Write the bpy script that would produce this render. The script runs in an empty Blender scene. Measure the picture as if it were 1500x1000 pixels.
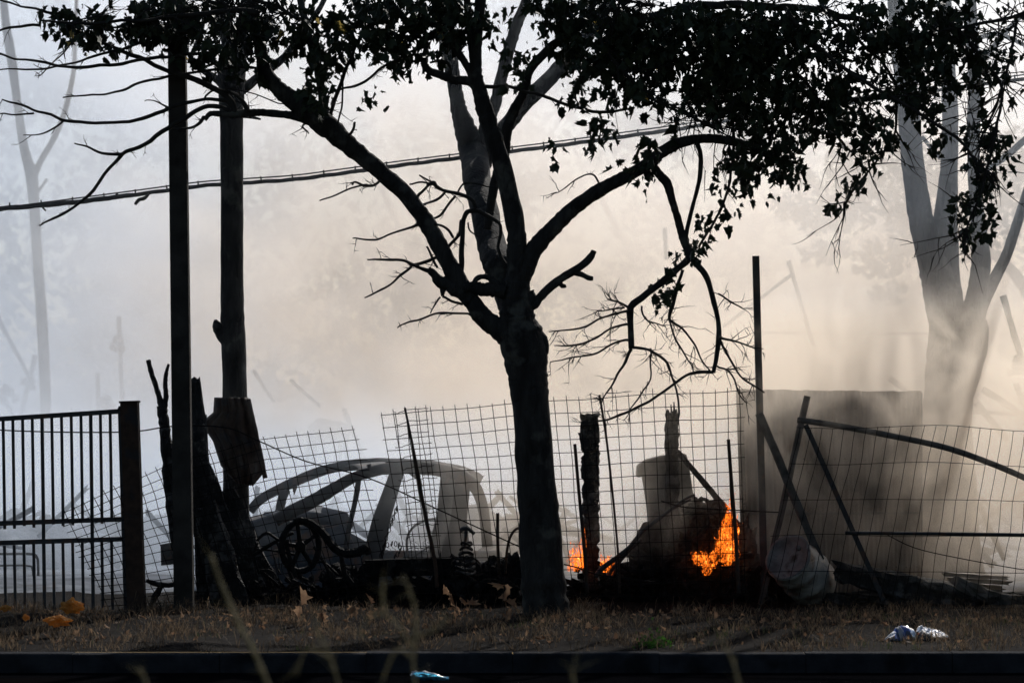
import bpy, math, random
from mathutils import Vector, Matrix, noise as mnoise

R = math.radians
F = 4200.0            # focal length in photograph pixels (1500 wide)
HZ = 624.0            # horizon row of the photograph
EYE = 1.55            # camera height above the verge, metres

# ------------------------------------------------------------ camera
scene = bpy.context.scene
col = scene.collection
cam_data = bpy.data.cameras.new('camera')
cam = bpy.data.objects.new('camera', cam_data)
col.objects.link(cam)
cam.location = (0, 0, EYE)
cam.rotation_euler = (R(90), 0, 0)
cam_data.sensor_width = 36
cam_data.lens = F / 1500 * 36
cam_data.shift_y = (HZ - 500) / 1500
cam_data.clip_start = 0.5
cam_data.clip_end = 2000
cam_data.dof.use_dof = True
cam_data.dof.focus_distance = 24.0
cam_data.dof.aperture_fstop = 2.8
scene.camera = cam

# ------------------------------------------------------------ light
SUN_EL, SUN_AZ = 31.0, 18.0        # sun behind the scene, a little to the right
world = bpy.data.worlds.new('World')
scene.world = world
world.use_nodes = True
wn = world.node_tree
sky = wn.nodes.new('ShaderNodeTexSky')
sky.sky_type = 'NISHITA'
sky.sun_disc = False
sky.sun_elevation = R(SUN_EL)
sky.sun_rotation = R(SUN_AZ)
sky.air_density = 1.0
sky.dust_density = 0.7
sky.ozone_density = 1.0
bg = wn.nodes['Background']
bg.inputs['Strength'].default_value = 0.05
wn.links.new(sky.outputs[0], bg.inputs['Color'])
sd = bpy.data.lights.new('sun', 'SUN')
sd.energy = 4.0
sd.angle = R(0.6)
sd.color = (1.0, 0.955, 0.90)
sun = bpy.data.objects.new('sun', sd)
col.objects.link(sun)
S = Vector((math.sin(R(SUN_AZ)) * math.cos(R(SUN_EL)), math.cos(R(SUN_AZ)) * math.cos(R(SUN_EL)), math.sin(R(SUN_EL))))
sun.rotation_euler = S.to_track_quat('Z', 'Y').to_euler()
sun.location = S * 60
vs = scene.view_settings
vs.view_transform = 'Standard'
vs.look = 'None'
vs.gamma = 1.0
vs.exposure = 0.0
vs.use_curve_mapping = False
cy = scene.cycles
cy.use_denoising = True
cy.use_adaptive_sampling = True
cy.adaptive_threshold = 0.025
cy.max_bounces = 6
cy.diffuse_bounces = 2
cy.glossy_bounces = 2
cy.transmission_bounces = 6
cy.transparent_max_bounces = 16
cy.volume_bounces = 3
cy.volume_step_rate = 1.0
cy.volume_max_steps = 128
cy.sample_clamp_indirect = 4.0
cy.caustics_reflective = False
cy.caustics_refractive = False

# ------------------------------------------------------------ helpers
def P(px, py, Y):
    return Vector(((px - 750.0) / F * Y, Y, EYE + (HZ - py) / F * Y))

def W(w, Y):
    return w / F * Y

def tag(o, label=None, cat=None, group=None, kind=None):
    if label: o['label'] = label
    if cat: o['category'] = cat
    if group: o['group'] = group
    if kind: o['kind'] = kind
    return o

def thing(name, loc, label, cat, group=None):
    o = bpy.data.objects.new(name, None)
    o.empty_display_size = 0.2
    col.objects.link(o)
    o.location = loc
    return tag(o, label, cat, group)

def origin_of(o):
    v = Vector((0, 0, 0))
    while o is not None:
        v += Vector(o.location)
        o = o.parent
    return v

def crom(pts, n):
    """Catmull-Rom through tuples of any length; n segments per span."""
    out = []
    m = len(pts)
    for i in range(m - 1):
        p0 = pts[max(i - 1, 0)]; p1 = pts[i]; p2 = pts[i + 1]; p3 = pts[min(i + 2, m - 1)]
        for k in range(n):
            t = k / n
            out.append(tuple(0.5 * ((2 * b) + (-a + c) * t + (2 * a - 5 * b + 4 * c - d) * t * t + (-a + 3 * b - 3 * c + d) * t ** 3)
                             for a, b, c, d in zip(p0, p1, p2, p3)))
    out.append(tuple(pts[-1]))
    return out

class MB:
    def __init__(self):
        self.v = []; self.f = []
    def tube(self, pts, rad, sides=8, rough=0.0, seed=0.0, cap=True, oval=1.0):
        """pts: Vectors, rad: radii"""
        n = len(pts)
        base = len(self.v)
        up = Vector((0.3, 1, 0.2))
        last = None
        for i in range(n):
            a = pts[max(i - 1, 0)]; b = pts[min(i + 1, n - 1)]
            d = (b - a)
            if d.length < 1e-7: d = Vector((0, 0, 1))
            d.normalize()
            if last is None:
                u = d.cross(up)
                if u.length < 1e-3: u = d.cross(Vector((1, 0, 0)))
            else:
                u = last - d * last.dot(d)
                if u.length < 1e-6: u = d.cross(up)
            u.normalize(); last = u
            w = d.cross(u)
            for k in range(sides):
                an = 2 * math.pi * k / sides
                c = u * math.cos(an) + w * math.sin(an) * oval
                r = rad[i]
                p = pts[i] + c * r
                if rough:
                    r *= 1 + rough * mnoise.noise((p * (0.35 / max(rad[i], 0.004)) + Vector((seed, 0, 0)))) 
                    p = pts[i] + c * r
                self.v.append(p)
        for i in range(n - 1):
            for k in range(sides):
                a = base + i * sides + k; b = base + i * sides + (k + 1) % sides
                self.f.append((a, b, b + sides, a + sides))
        if cap:
            self.f.append(tuple(base + k for k in range(sides))[::-1])
            self.f.append(tuple(base + (n - 1) * sides + k for k in range(sides)))
        return self
    def ptube(self, pix, Y=None, n=4, sides=8, rough=0.0, seed=0.0, wob=0.0):
        """pix: (px, py, width_px[, Y])"""
        q = []
        for t in pix:
            q.append((t[0], t[1], t[2], t[3] if len(t) > 3 else Y))
        q = crom(q, n) if n > 1 else q
        pts = []; rad = []
        for j, (x, y, w, yy) in enumerate(q):
            p = P(x, y, yy)
            if wob and 0 < j < len(q) - 1:
                p += Vector((mnoise.noise(p * 7 + Vector((seed, 3, 1))), mnoise.noise(p * 7 + Vector((5, seed, 1))), mnoise.noise(p * 7 + Vector((1, 8, seed))))) * wob
            pts.append(p); rad.append(max(W(w, yy) / 2, 0.0006))
        return self.tube(pts, rad, sides, rough, seed)
    def beam(self, p0, p1, w, t, side=None, taper=1.0):
        """rectangular bar from p0 to p1: w across the view, t in depth"""
        d = (p1 - p0).normalized()
        s = side if side is not None else Vector((0, 1, 0))
        u = d.cross(s)
        if u.length < 1e-4: u = d.cross(Vector((1, 0, 0)))
        u.normalize(); v = d.cross(u).normalized()
        b = len(self.v)
        for p, k in ((p0, 1.0), (p1, taper)):
            for a, c in ((-1, -1), (1, -1), (1, 1), (-1, 1)):
                self.v.append(p + u * (a * w * k / 2) + v * (c * t * k / 2))
        for q in ((3, 2, 1, 0), (4, 5, 6, 7), (0, 1, 5, 4), (1, 2, 6, 5), (2, 3, 7, 6), (3, 0, 4, 7)):
            self.f.append(tuple(b + i for i in q))
        return self
    def rag(self, p0, p1, w, t, n=10, amp=0.25, seed=0, w1=None, jag=0.0, side=None):
        """charred, uneven timber: a beam of n rings whose corners are displaced; jag makes a splintered end"""
        rnd = random.Random(seed)
        d = (p1 - p0); L = d.length; d = d / L
        s = side if side is not None else Vector((0, 1, 0))
        u = d.cross(s)
        if u.length < 1e-4: u = d.cross(Vector((1, 0, 0)))
        u.normalize(); v = d.cross(u).normalized()
        ring = [(-1, -1), (-.3, -1.05), (.35, -.95), (1, -1), (1.04, 0), (1, 1), (.3, .95), (-.35, 1.05), (-1, 1), (-1.04, 0)]
        b = len(self.v); m = len(ring)
        for i in range(n + 1):
            q = i / n
            ww = w + ((w1 if w1 is not None else w) - w) * q
            for k, (a, c) in enumerate(ring):
                e = 0.0
                if i == n and jag: e = rnd.uniform(-jag, jag * .6)
                if i == 0 and jag: e = rnd.uniform(-jag * .3, jag * .3)
                g = 1 + amp * rnd.uniform(-1, .6)
                self.v.append(p0 + d * (L * q + e) + u * (a * ww / 2 * g) + v * (c * t / 2 * g))
        for i in range(n):
            for k in range(m):
                a = b + i * m + k; c = b + i * m + (k + 1) % m
                self.f.append((a, c, c + m, a + m))
        self.f.append(tuple(b + k for k in range(m))[::-1])
        cc = len(self.v)
        self.v.append(p1 - d * (jag * 0.8))
        for k in range(m):
            self.f.append((b + n * m + k, b + n * m + (k + 1) % m, cc))
        return self
    def slab(self, poly, thick, n=None):
        """poly: Vectors in order; extruded away from the camera along +Y by thick"""
        b = len(self.v); m = len(poly)
        off = Vector((0, thick, 0)) if n is None else n * thick
        for p in poly: self.v.append(p.copy())
        for p in poly: self.v.append(p + off)
        self.f.append(tuple(range(b, b + m)))
        self.f.append(tuple(range(b + 2 * m - 1, b + m - 1, -1)))
        for k in range(m):
            j = (k + 1) % m
            self.f.append((b + j, b + k, b + m + k, b + m + j))
        return self
    def grid(self, fn, nu, nv, closed=False):
        b = len(self.v)
        for j in range(nv + 1):
            for i in range(nu + (0 if closed else 1)):
                self.v.append(fn(i / nu, j / nv))
        w = nu + (0 if closed else 1)
        for j in range(nv):
            for i in range(nu):
                a = b + j * w + i; c = b + j * w + (i + 1) % w
                self.f.append((a, c, c + w, a + w))
        return self
    def lump(self, c, r, seed=0, amp=0.25, freq=1.5, nu=14, nv=9):
        """rough rounded lump with radii r=(rx,ry,rz)"""
        b = len(self.v)
        def pt(th, ph):
            d = Vector((math.cos(th) * math.sin(ph), math.sin(th) * math.sin(ph), math.cos(ph)))
            k = 1 + amp * (mnoise.noise(d * freq + Vector((seed * 3.1, seed, 1))) + .5 * mnoise.noise(d * freq * 3 + Vector((seed, 2, seed * 2.7))))
            return c + Vector((d.x * r[0], d.y * r[1], d.z * r[2])) * k
        self.v.append(pt(0, 0))
        for j in range(1, nv):
            for i in range(nu):
                self.v.append(pt(2 * math.pi * i / nu, math.pi * j / nv))
        self.v.append(pt(0, math.pi))
        e = len(self.v) - 1
        for i in range(nu):
            k = (i + 1) % nu
            self.f.append((b, b + 1 + i, b + 1 + k))
            self.f.append((e, b + 1 + (nv - 2) * nu + k, b + 1 + (nv - 2) * nu + i))
            for j in range(nv - 2):
                a = b + 1 + j * nu
                self.f.append((a + i, a + nu + i, a + nu + k, a + k))
        return self
    def build(self, name, mat, parent=None, smooth=False, label=None, kind=None):
        o0 = origin_of(parent) if parent is not None else Vector((0, 0, 0))
        me = bpy.data.meshes.new(name)
        me.from_pydata([tuple(p - o0) for p in self.v], [], self.f)
        if smooth:
            me.polygons.foreach_set('use_smooth', [True] * len(me.polygons))
        me.materials.append(mat)
        me.update()
        o = bpy.data.objects.new(name, me)
        col.objects.link(o)
        if parent is not None: o.parent = parent
        return tag(o, label, kind=kind)
    def build_at(self, name, mat, loc, smooth=False):
        """a top-level one-mesh thing whose origin sits at loc"""
        self.v = [p - loc for p in self.v]
        o = self.build(name, mat, None, smooth)
        o.location = loc
        return o

# ------------------------------------------------------------ materials
def newmat(name):
    m = bpy.data.materials.new(name); m.use_nodes = True
    return m, m.node_tree, m.node_tree.nodes['Principled BSDF']

def mat_noise(name, c1, c2, scale=6.0, rough=0.85, bump=0.4, bscale=30.0, metal=0.0, stretch=(1, 1, 1), detail=6, spec=0.3, lo=.35, hi=.65, bdist=0.01, c3=None, s3=2.0):
    m, nt, b = newmat(name)
    N = nt.nodes; L = nt.links
    geo = N.new('ShaderNodeNewGeometry')
    mp = N.new('ShaderNodeMapping'); mp.inputs['Scale'].default_value = stretch
    L.new(geo.outputs['Position'], mp.inputs['Vector'])
    n1 = N.new('ShaderNodeTexNoise'); n1.inputs['Scale'].default_value = scale; n1.inputs['Detail'].default_value = detail
    L.new(mp.outputs[0], n1.inputs['Vector'])
    cr = N.new('ShaderNodeValToRGB')
    cr.color_ramp.elements[0].position = lo; cr.color_ramp.elements[1].position = hi
    cr.color_ramp.elements[0].color = (*c1, 1); cr.color_ramp.elements[1].color = (*c2, 1)
    L.new(n1.outputs['Fac'], cr.inputs['Fac'])
    out = cr.outputs['Color']
    if c3:
        n3 = N.new('ShaderNodeTexNoise'); n3.inputs['Scale'].default_value = s3; n3.inputs['Detail'].default_value = 4
        L.new(geo.outputs['Position'], n3.inputs['Vector'])
        r3 = N.new('ShaderNodeValToRGB'); r3.color_ramp.elements[0].position = .55; r3.color_ramp.elements[1].position = .66
        L.new(n3.outputs['Fac'], r3.inputs['Fac'])
        mx = N.new('ShaderNodeMix'); mx.data_type = 'RGBA'
        L.new(r3.outputs['Color'], mx.inputs['Factor']); L.new(out, mx.inputs['A']); mx.inputs['B'].default_value = (*c3, 1)
        out = mx.outputs['Result']
    L.new(out, b.inputs['Base Color'])
    n2 = N.new('ShaderNodeTexNoise'); n2.inputs['Scale'].default_value = bscale; n2.inputs['Detail'].default_value = 5
    L.new(mp.outputs[0], n2.inputs['Vector'])
    bp = N.new('ShaderNodeBump'); bp.inputs['Strength'].default_value = bump; bp.inputs['Distance'].default_value = bdist
    L.new(n2.outputs['Fac'], bp.inputs['Height']); L.new(bp.outputs[0], b.inputs['Normal'])
    b.inputs['Roughness'].default_value = rough
    b.inputs['Metallic'].default_value = metal
    b.inputs['Specular IOR Level'].default_value = spec
    return m

def add_cracks(m, scale=(9, 9, 3), dist=0.02, strength=0.9):
    nt = m.node_tree; N = nt.nodes; L = nt.links
    b = N['Principled BSDF']
    old = b.inputs['Normal'].links[0].from_node
    geo = N.new('ShaderNodeNewGeometry')
    mp = N.new('ShaderNodeMapping'); mp.inputs['Scale'].default_value = scale
    L.new(geo.outputs['Position'], mp.inputs['Vector'])
    vo = N.new('ShaderNodeTexVoronoi'); vo.feature = 'DISTANCE_TO_EDGE'; vo.inputs['Scale'].default_value = 3.0
    L.new(mp.outputs[0], vo.inputs['Vector'])
    mr = N.new('ShaderNodeMapRange'); mr.inputs['From Max'].default_value = 0.12
    L.new(vo.outputs['Distance'], mr.inputs['Value'])
    bp = N.new('ShaderNodeBump'); bp.inputs['Strength'].default_value = strength; bp.inputs['Distance'].default_value = dist
    L.new(mr.outputs[0], bp.inputs['Height']); L.new(old.outputs[0], bp.inputs['Normal'])
    L.new(bp.outputs[0], b.inputs['Normal'])
    return m

M = {}
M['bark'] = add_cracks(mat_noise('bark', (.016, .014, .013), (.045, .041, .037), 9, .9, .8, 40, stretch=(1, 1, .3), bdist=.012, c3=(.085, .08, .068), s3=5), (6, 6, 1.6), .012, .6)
M['twig'] = mat_noise('twig_bark', (.02, .018, .016), (.04, .035, .03), 20, .9, .4, 80)
M['char'] = add_cracks(mat_noise('charred_wood', (.010, .010, .011), (.03, .028, .027), 14, .8, .9, 60, stretch=(1, 1, .35), c3=(.10, .095, .09), s3=7), (10, 10, 4), .015, .8)
M['soot'] = mat_noise('sooty_iron', (.006, .006, .007), (.016, .015, .015), 20, .75, .3, 90, spec=.12)
M['sootheap'] = add_cracks(mat_noise('sooty_debris', (.005, .005, .006), (.018, .017, .017), 14, .95, .9, 60, spec=.06, c3=(.035, .034, .034), s3=9), (10, 10, 6), .015, .6)
M['gate'] = mat_noise('painted_iron', (.015, .015, .018), (.03, .03, .034), 20, .55, .25, 120, spec=.4, c3=(.06, .03, .018), s3=8)
M['rust'] = mat_noise('rusty_steel', (.03, .017, .012), (.06, .034, .022), 14, .8, .6, 90, c3=(.03, .026, .026), s3=6)
M['wire'] = mat_noise('burnt_wire', (.008, .007, .007), (.022, .018, .016), 30, .8, .2, 200, spec=.1)
M['concrete'] = mat_noise('weathered_concrete', (.035, .031, .028), (.06, .054, .048), 5, .9, .5, 70, spec=.1, c3=(.025, .022, .02), s3=3)
M['kerb'] = mat_noise('kerb_concrete', (.016, .018, .023), (.036, .038, .044), 6, .97, .8, 60, c3=(.010, .010, .011), s3=2.5, spec=.06)
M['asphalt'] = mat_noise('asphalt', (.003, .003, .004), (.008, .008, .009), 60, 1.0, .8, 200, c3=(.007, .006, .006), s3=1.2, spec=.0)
M['soil'] = mat_noise('dry_soil', (.004, .003, .0025), (.013, .009, .007), 5, 1, 1.0, 30, bdist=.03, c3=(.016, .012, .009), s3=2, spec=.05)
M['ash'] = mat_noise('ash_heap', (.05, .052, .057), (.19, .20, .22), 3, 1, 1.0, 18, bdist=.04, c3=(.36, .38, .42), s3=1.4)
M['ashyard'] = mat_noise('ash_ground', (.15, .16, .175), (.32, .34, .37), 2, 1, 1.0, 12, bdist=.04, c3=(.10, .095, .09), s3=1.1)
M['sheet'] = mat_noise('galvanised_sheet', (.13, .105, .085), (.25, .21, .17), 3, .6, .2, 60, metal=.3, c3=(.10, .06, .04), s3=3)
M['car'] = mat_noise('burnt_car_steel', (.022, .025, .03), (.055, .055, .058), 5, .75, .4, 60, metal=.2, c3=(.10, .06, .045), s3=4)
M['carash'] = mat_noise('ashed_steel', (.05, .058, .07), (.14, .155, .18), 4, .8, .4, 50, c3=(.20, .12, .085), s3=5)
M['drum'] = mat_noise('enamel_drum', (.30, .29, .27), (.50, .48, .45), 5, .5, .2, 40, c3=(.16, .10, .07), s3=4)
M['leaf'] = mat_noise('leaf_green', (.016, .024, .012), (.035, .045, .018), 12, .6, .1, 60, spec=.25)
M['cable'] = mat_noise('cable_rubber', (.018, .018, .018), (.03, .03, .03), 20, .7, .1, 60)
M['ruin'] = mat_noise('scorched_timber', (.05, .048, .045), (.12, .11, .10), 10, .9, .5, 50)
# ------------------------------------------------------------ smoke
def vol_mat(name, build):
    m = bpy.data.materials.new(name); m.use_nodes = True
    nt = m.node_tree; nt.nodes.clear()
    out = nt.nodes.new('ShaderNodeOutputMaterial')
    pv = nt.nodes.new('ShaderNodeVolumePrincipled')
    nt.links.new(pv.outputs[0], out.inputs['Volume'])
    build(nt, pv)
    return m

def mth(nt, op, a, b=None, c=None, clamp=False):
    n = nt.nodes.new('ShaderNodeMath'); n.operation = op; n.use_clamp = clamp
    for i, x in enumerate((a, b, c)):
        if x is None: continue
        if isinstance(x, (int, float)): n.inputs[i].default_value = x
        else: nt.links.new(x, n.inputs[i])
    return n.outputs[0]

def rng(nt, v, f0, f1, t0=0.0, t1=1.0, smooth=True):
    n = nt.nodes.new('ShaderNodeMapRange')
    if smooth: n.interpolation_type = 'SMOOTHSTEP'
    nt.links.new(v, n.inputs['Value'])
    for k, x in zip(('From Min', 'From Max', 'To Min', 'To Max'), (f0, f1, t0, t1)):
        n.inputs[k].default_value = x
    return n.outputs[0]

def nz(nt, vec, scale, detail=2, dist=0.0, stretch=(1, 1, 1), loc=(0, 0, 0), rough=.55):
    mp = nt.nodes.new('ShaderNodeMapping'); mp.inputs['Scale'].default_value = stretch; mp.inputs['Location'].default_value = loc
    nt.links.new(vec, mp.inputs['Vector'])
    n = nt.nodes.new('ShaderNodeTexNoise'); n.inputs['Scale'].default_value = scale
    n.inputs['Detail'].default_value = detail; n.inputs['Distortion'].default_value = dist; n.inputs['Roughness'].default_value = rough
    nt.links.new(mp.outputs[0], n.inputs['Vector'])
    return n.outputs['Fac']

def box_obj(name, lo, hi, mat):
    m = MB()
    x0, y0, z0 = lo; x1, y1, z1 = hi
    m.v = [Vector(p) for p in ((x0, y0, z0), (x1, y0, z0), (x1, y1, z0), (x0, y1, z0), (x0, y0, z1), (x1, y0, z1), (x1, y1, z1), (x0, y1, z1))]
    m.f = [(3, 2, 1, 0), (4, 5, 6, 7), (0, 1, 5, 4), (1, 2, 6, 5), (2, 3, 7, 6), (3, 0, 4, 7)]
    return m.build(name, mat)

def far_smoke(nt, pv):
    g = nt.nodes.new('ShaderNodeNewGeometry').outputs['Position']
    sp = nt.nodes.new('ShaderNodeSeparateXYZ'); nt.links.new(g, sp.inputs[0])
    x, y, z = sp.outputs
    n1 = nz(nt, g, .24, 4, 1.1, (1, .7, 1.3))
    d = rng(nt, n1, .42, .59, .12, 2.3)
    d = mth(nt, 'MULTIPLY', d, rng(nt, y, 31.0, 42.0, .75, 1.0))
    d = mth(nt, 'MULTIPLY', d, mth(nt, 'ADD', rng(nt, z, .3, 2.2, 3.0, 0.0), rng(nt, z, 1.2, 6.0, 1.05, .6)))
    d = mth(nt, 'MULTIPLY', d, rng(nt, y, 48.0, 60.0, 1.0, 2.8))
    pv.inputs['Anisotropy'].default_value = .6
    nt.links.new(mth(nt, 'MULTIPLY', d, .038), pv.inputs['Density'])
    # blue-grey on the left, warmer brown smoke drifting through the middle
    warm = mth(nt, 'MULTIPLY', rng(nt, n1, .36, .52, .35, 1.0), rng(nt, x, -7.0, -4.0))
    warm = mth(nt, 'MULTIPLY', warm, mth(nt, 'MULTIPLY', rng(nt, z, .9, 2.2, .05, 1.0), rng(nt, z, 5.5, 10.0, 1.0, .1)))
    mx = nt.nodes.new('ShaderNodeMix'); mx.data_type = 'RGBA'
    nt.links.new(warm, mx.inputs['Factor'])
    mx.inputs['A'].default_value = (.84, .905, 1.0, 1); mx.inputs['B'].default_value = (1.0, .885, .765, 1)
    nt.links.new(mx.outputs['Result'], pv.inputs['Color'])

def near_smoke(nt, pv):
    g = nt.nodes.new('ShaderNodeNewGeometry').outputs['Position']
    sp = nt.nodes.new('ShaderNodeSeparateXYZ'); nt.links.new(g, sp.inputs[0])
    x, y, z = sp.outputs
    n1 = nz(nt, g, 1.35, 4, 1.5, (1, 1, .75), (3.1, 0, 1.7), .6)
    d = rng(nt, n1, .46, .62, 0.03, 1.15)
    # thick on the right around the shed and trees, thin on the left
    gx = rng(nt, x, -.6, 3.3, .08, 1.9)
    gz = mth(nt, 'MULTIPLY', rng(nt, z, 3.1, 1.9, 0.03, 1.0), rng(nt, z, .05, .9, .12, 1.0))
    gy = mth(nt, 'MULTIPLY', mth(nt, 'MAXIMUM', rng(nt, y, 24.5, 25.8, 0.1, 1.0), rng(nt, x, 1.8, 3.4, 0.0, .6)), rng(nt, y, 29.0, 31.0, 1.0, 0.0))
    d = mth(nt, 'MULTIPLY', mth(nt, 'MULTIPLY', d, gx), mth(nt, 'MULTIPLY', gz, gy))
    back = mth(nt, 'MULTIPLY', rng(nt, y, 28.2, 29.6, 0.0, 1.0), rng(nt, z, .4, 2.4, .16, .02))
    d = mth(nt, 'ADD', mth(nt, 'MULTIPLY', d, .52), mth(nt, 'MULTIPLY', back, mth(nt, 'MULTIPLY', rng(nt, x, -3.0, 0.0, 2.2, 1.0), rng(nt, n1, .35, .6, .3, 1.3))))
    d = mth(nt, 'ADD', d, mth(nt, 'MULTIPLY', rng(nt, x, -1.0, 2.0, 0.0, .014), gy))
    d = mth(nt, 'ADD', d, mth(nt, 'MULTIPLY', rng(nt, z, 2.2, 4.2, 0.0, .013), mth(nt, 'MULTIPLY', rng(nt, y, 24.8, 26.0), rng(nt, x, 3.0, 4.5, 1.0, .2))))
    pv.inputs['Anisotropy'].default_value = .6
    for cpos, rad_, den in (((-.30, 26.3, .85), 1.25, .38), ((1.45, 25.9, 1.0), 1.35, .34), ((3.6, 26.0, 1.7), 1.0, .45)):
        vm = nt.nodes.new('ShaderNodeVectorMath'); vm.operation = 'DISTANCE'
        nt.links.new(g, vm.inputs[0]); vm.inputs[1].default_value = cpos
        pf = mth(nt, 'MULTIPLY', rng(nt, vm.outputs['Value'], 0.1, rad_, den, 0.0), rng(nt, n1, .38, .62, .15, 1.0))
        d = mth(nt, 'ADD', d, pf)
    nt.links.new(d, pv.inputs['Density'])
    wm = mth(nt, 'MULTIPLY', rng(nt, x, -1.8, .2), rng(nt, z, 2.4, 3.6, 1.0, 0.0))
    mx = nt.nodes.new('ShaderNodeMix'); mx.data_type = 'RGBA'
    nt.links.new(wm, mx.inputs['Factor'])
    mx.inputs['A'].default_value = (.82, .90, 1.0, 1); mx.inputs['B'].default_value = (1.0, .90, .78, 1)
    nt.links.new(mx.outputs['Result'], pv.inputs['Color'])

fm = vol_mat('far_smoke', far_smoke)
nm = vol_mat('near_smoke', near_smoke)
sm = box_obj('smoke', (-22, 31.02, -.3), (26, 73, 14), fm); tag(sm, kind='stuff')
sn = box_obj('smoke', (-7, 24.6, -.25), (9, 31.0, 5.6), nm); tag(sn, kind='stuff')
fm.cycles.volume_step_rate = .9
nm.cycles.volume_step_rate = .42
# ------------------------------------------------------------ setting
def hgt(x, y):
    """height of the verge and yard"""
    h = 0.0
    if y > 19.7:
        k = min(1, (y - 19.7) / .5)
        h += k * (.025 * mnoise.noise(Vector((x * .9, y * .9, 0))) + .012 * mnoise.noise(Vector((x * 4, y * 4, 2))))
        # little bank of earth at the gate
        if y < 26:
            h += .085 * math.exp(-((y - 22.6) / .9) ** 2) * (1 / (1 + math.exp(min(40, (x + 3.4) * 4))))
    if y > 26: h += .06 * mnoise.noise(Vector((x * .5, y * .5, 4))) * min(1, (y - 26) / 2)
    return h

def seg_grid(xs, ys, fn):
    m = MB(); n = len(xs)
    for y in ys:
        for x in xs: m.v.append(Vector((x, y, fn(x, y))))
    for j in range(len(ys) - 1):
        for i in range(n - 1):
            a = j * n + i
            m.f.append((a, a + 1, a + n + 1, a + n))
    return m

xs = [-260, -120, -60, -25, -12] + [-8 + .08 * i for i in range(201)] + [12, 25, 60, 120, 260]
ys = [19.70 + .08 * i for i in range(90)] + [27, 27.5, 28, 29, 30, 32, 35, 40, 50, 70, 110, 200, 420]
tag(seg_grid(xs, ys, hgt).build('ground', M['soil'], smooth=True), kind='structure')
tag(seg_grid([-90, -40, -20] + [-12 + .5 * i for i in range(49)] + [20, 40, 90], [26.4, 26.8, 27.2, 27.6, 28, 28.5, 29, 30, 32, 35, 40, 50, 70, 110], lambda x, y: hgt(x, y) + .03 * min(1, (y - 26.4) / 1.0) + (.03 * mnoise.noise(Vector((x, y, 9)))  if y > 26.9 else -.02)).build('yard', M['ashyard'], smooth=True), kind='structure')
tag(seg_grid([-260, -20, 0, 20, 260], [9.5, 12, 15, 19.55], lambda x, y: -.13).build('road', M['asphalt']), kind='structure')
tag(seg_grid([-260, -20, 0, 20, 260], [-40, -10, 0, 5, 9.5], lambda x, y: -.05).build('near_verge', M['soil']), kind='structure')
kerb = thing('kerb', (0, 19.62, 0), None, None); kerb['kind'] = 'structure'
q_ = MB(); q_.beam(Vector((-10, 19.63, -.13)), Vector((11, 19.63, -.13)), .235, .13); q_.build('mortar_bed', M['soil'], kerb)
rk = random.Random(4)
for i in range(-9, 10):
    x0 = i * 1.0 + .006; x1 = x0 + .996
    dz = rk.uniform(-.006, .006); dy = rk.uniform(-.006, .006)
    m = MB()
    prof = [(19.55 + dy, -.25), (19.55 + dy, -.012 + dz), (19.556 + dy, -.003 + dz), (19.568 + dy, .002 + dz), (19.69, .003 + dz), (19.70, -.25)]
    for x in (x0, x1):
        for (y, z) in prof: m.v.append(Vector((x, y, z)))
    n = len(prof)
    for k in range(n): m.f.append((k, (k + 1) % n, n + (k + 1) % n, n + k))
    m.f.append(tuple(range(n))[::-1]); m.f.append(tuple(range(n, 2 * n)))
    m.build('kerb_stone', M['kerb'], kerb)

# ------------------------------------------------------------ far wood behind the smoke
def leaf_cloud(m, c, r, n, size, rnd):
    for _ in range(n):
        d = Vector((rnd.gauss(0, 1), rnd.gauss(0, 1), rnd.gauss(0, 1)))
        d = d.normalized() * rnd.random() ** .4
        p = c + Vector((d.x * r[0], d.y * r[1], d.z * r[2]))
        a = Vector((rnd.uniform(-1, 1), rnd.uniform(-1, 1), rnd.uniform(-1, 1))).normalized()
        b = a.cross(Vector((rnd.uniform(-1, 1), rnd.uniform(-1, 1), rnd.uniform(-1, 1)))).normalized()
        s = size * rnd.uniform(.6, 1.4); i = len(m.v)
        m.v += [p - a * s, p + b * s * .45, p + a * s, p - b * s * .45]
        m.f.append((i, i + 1, i + 2, i + 3))
rw = random.Random(11)
m = MB()
for i in range(300):
    x = rw.uniform(-24, 28); y = rw.uniform(74, 80)
    z = rw.uniform(.5, 11.5) + 1.2 * math.sin(x * .35) + .8 * math.sin(x * .9 + 1)
    leaf_cloud(m, Vector((x, y, max(z, 1))), (rw.uniform(1.2, 2.6), 1.5, rw.uniform(.9, 1.9)), 170, .19, rw)
for x in range(-22, 28, 3):
    m.tube([Vector((x + .5 * k * rw.uniform(-1, 1), 77, k * 2.0)) for k in range(5)], [.28, .22, .18, .12, .08], 7)
tag(m.build('treeline', M['leaf']), kind='stuff')

# ------------------------------------------------------------ trees
def translucent_leaf(name, c):
    m, nt, b = newmat(name); b.inputs['Base Color'].default_value = (*c, 1); b.inputs['Roughness'].default_value = .6
    tl = nt.nodes.new('ShaderNodeBsdfTranslucent'); tl.inputs['Color'].default_value = (*c, 1)
    mx = nt.nodes.new('ShaderNodeMixShader'); mx.inputs[0].default_value = .45
    nt.links.new(b.outputs[0], mx.inputs[1]); nt.links.new(tl.outputs[0], mx.inputs[2]); nt.links.new(mx.outputs[0], nt.nodes['Material Output'].inputs['Surface'])
    return m
M['yellowleaf'] = translucent_leaf('yellowing_leaf', (.34, .25, .07))
LEAF = [(0, 0), (.14, .08), (.40, .02), (.36, .24), (.60, .40), (.36, .52), (.32, .76), (.14, .76), (0, 1.05), (-.16, .74), (-.30, .74), (-.36, .50), (-.56, .38), (-.34, .24), (-.38, .02), (-.14, .08)]
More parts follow.
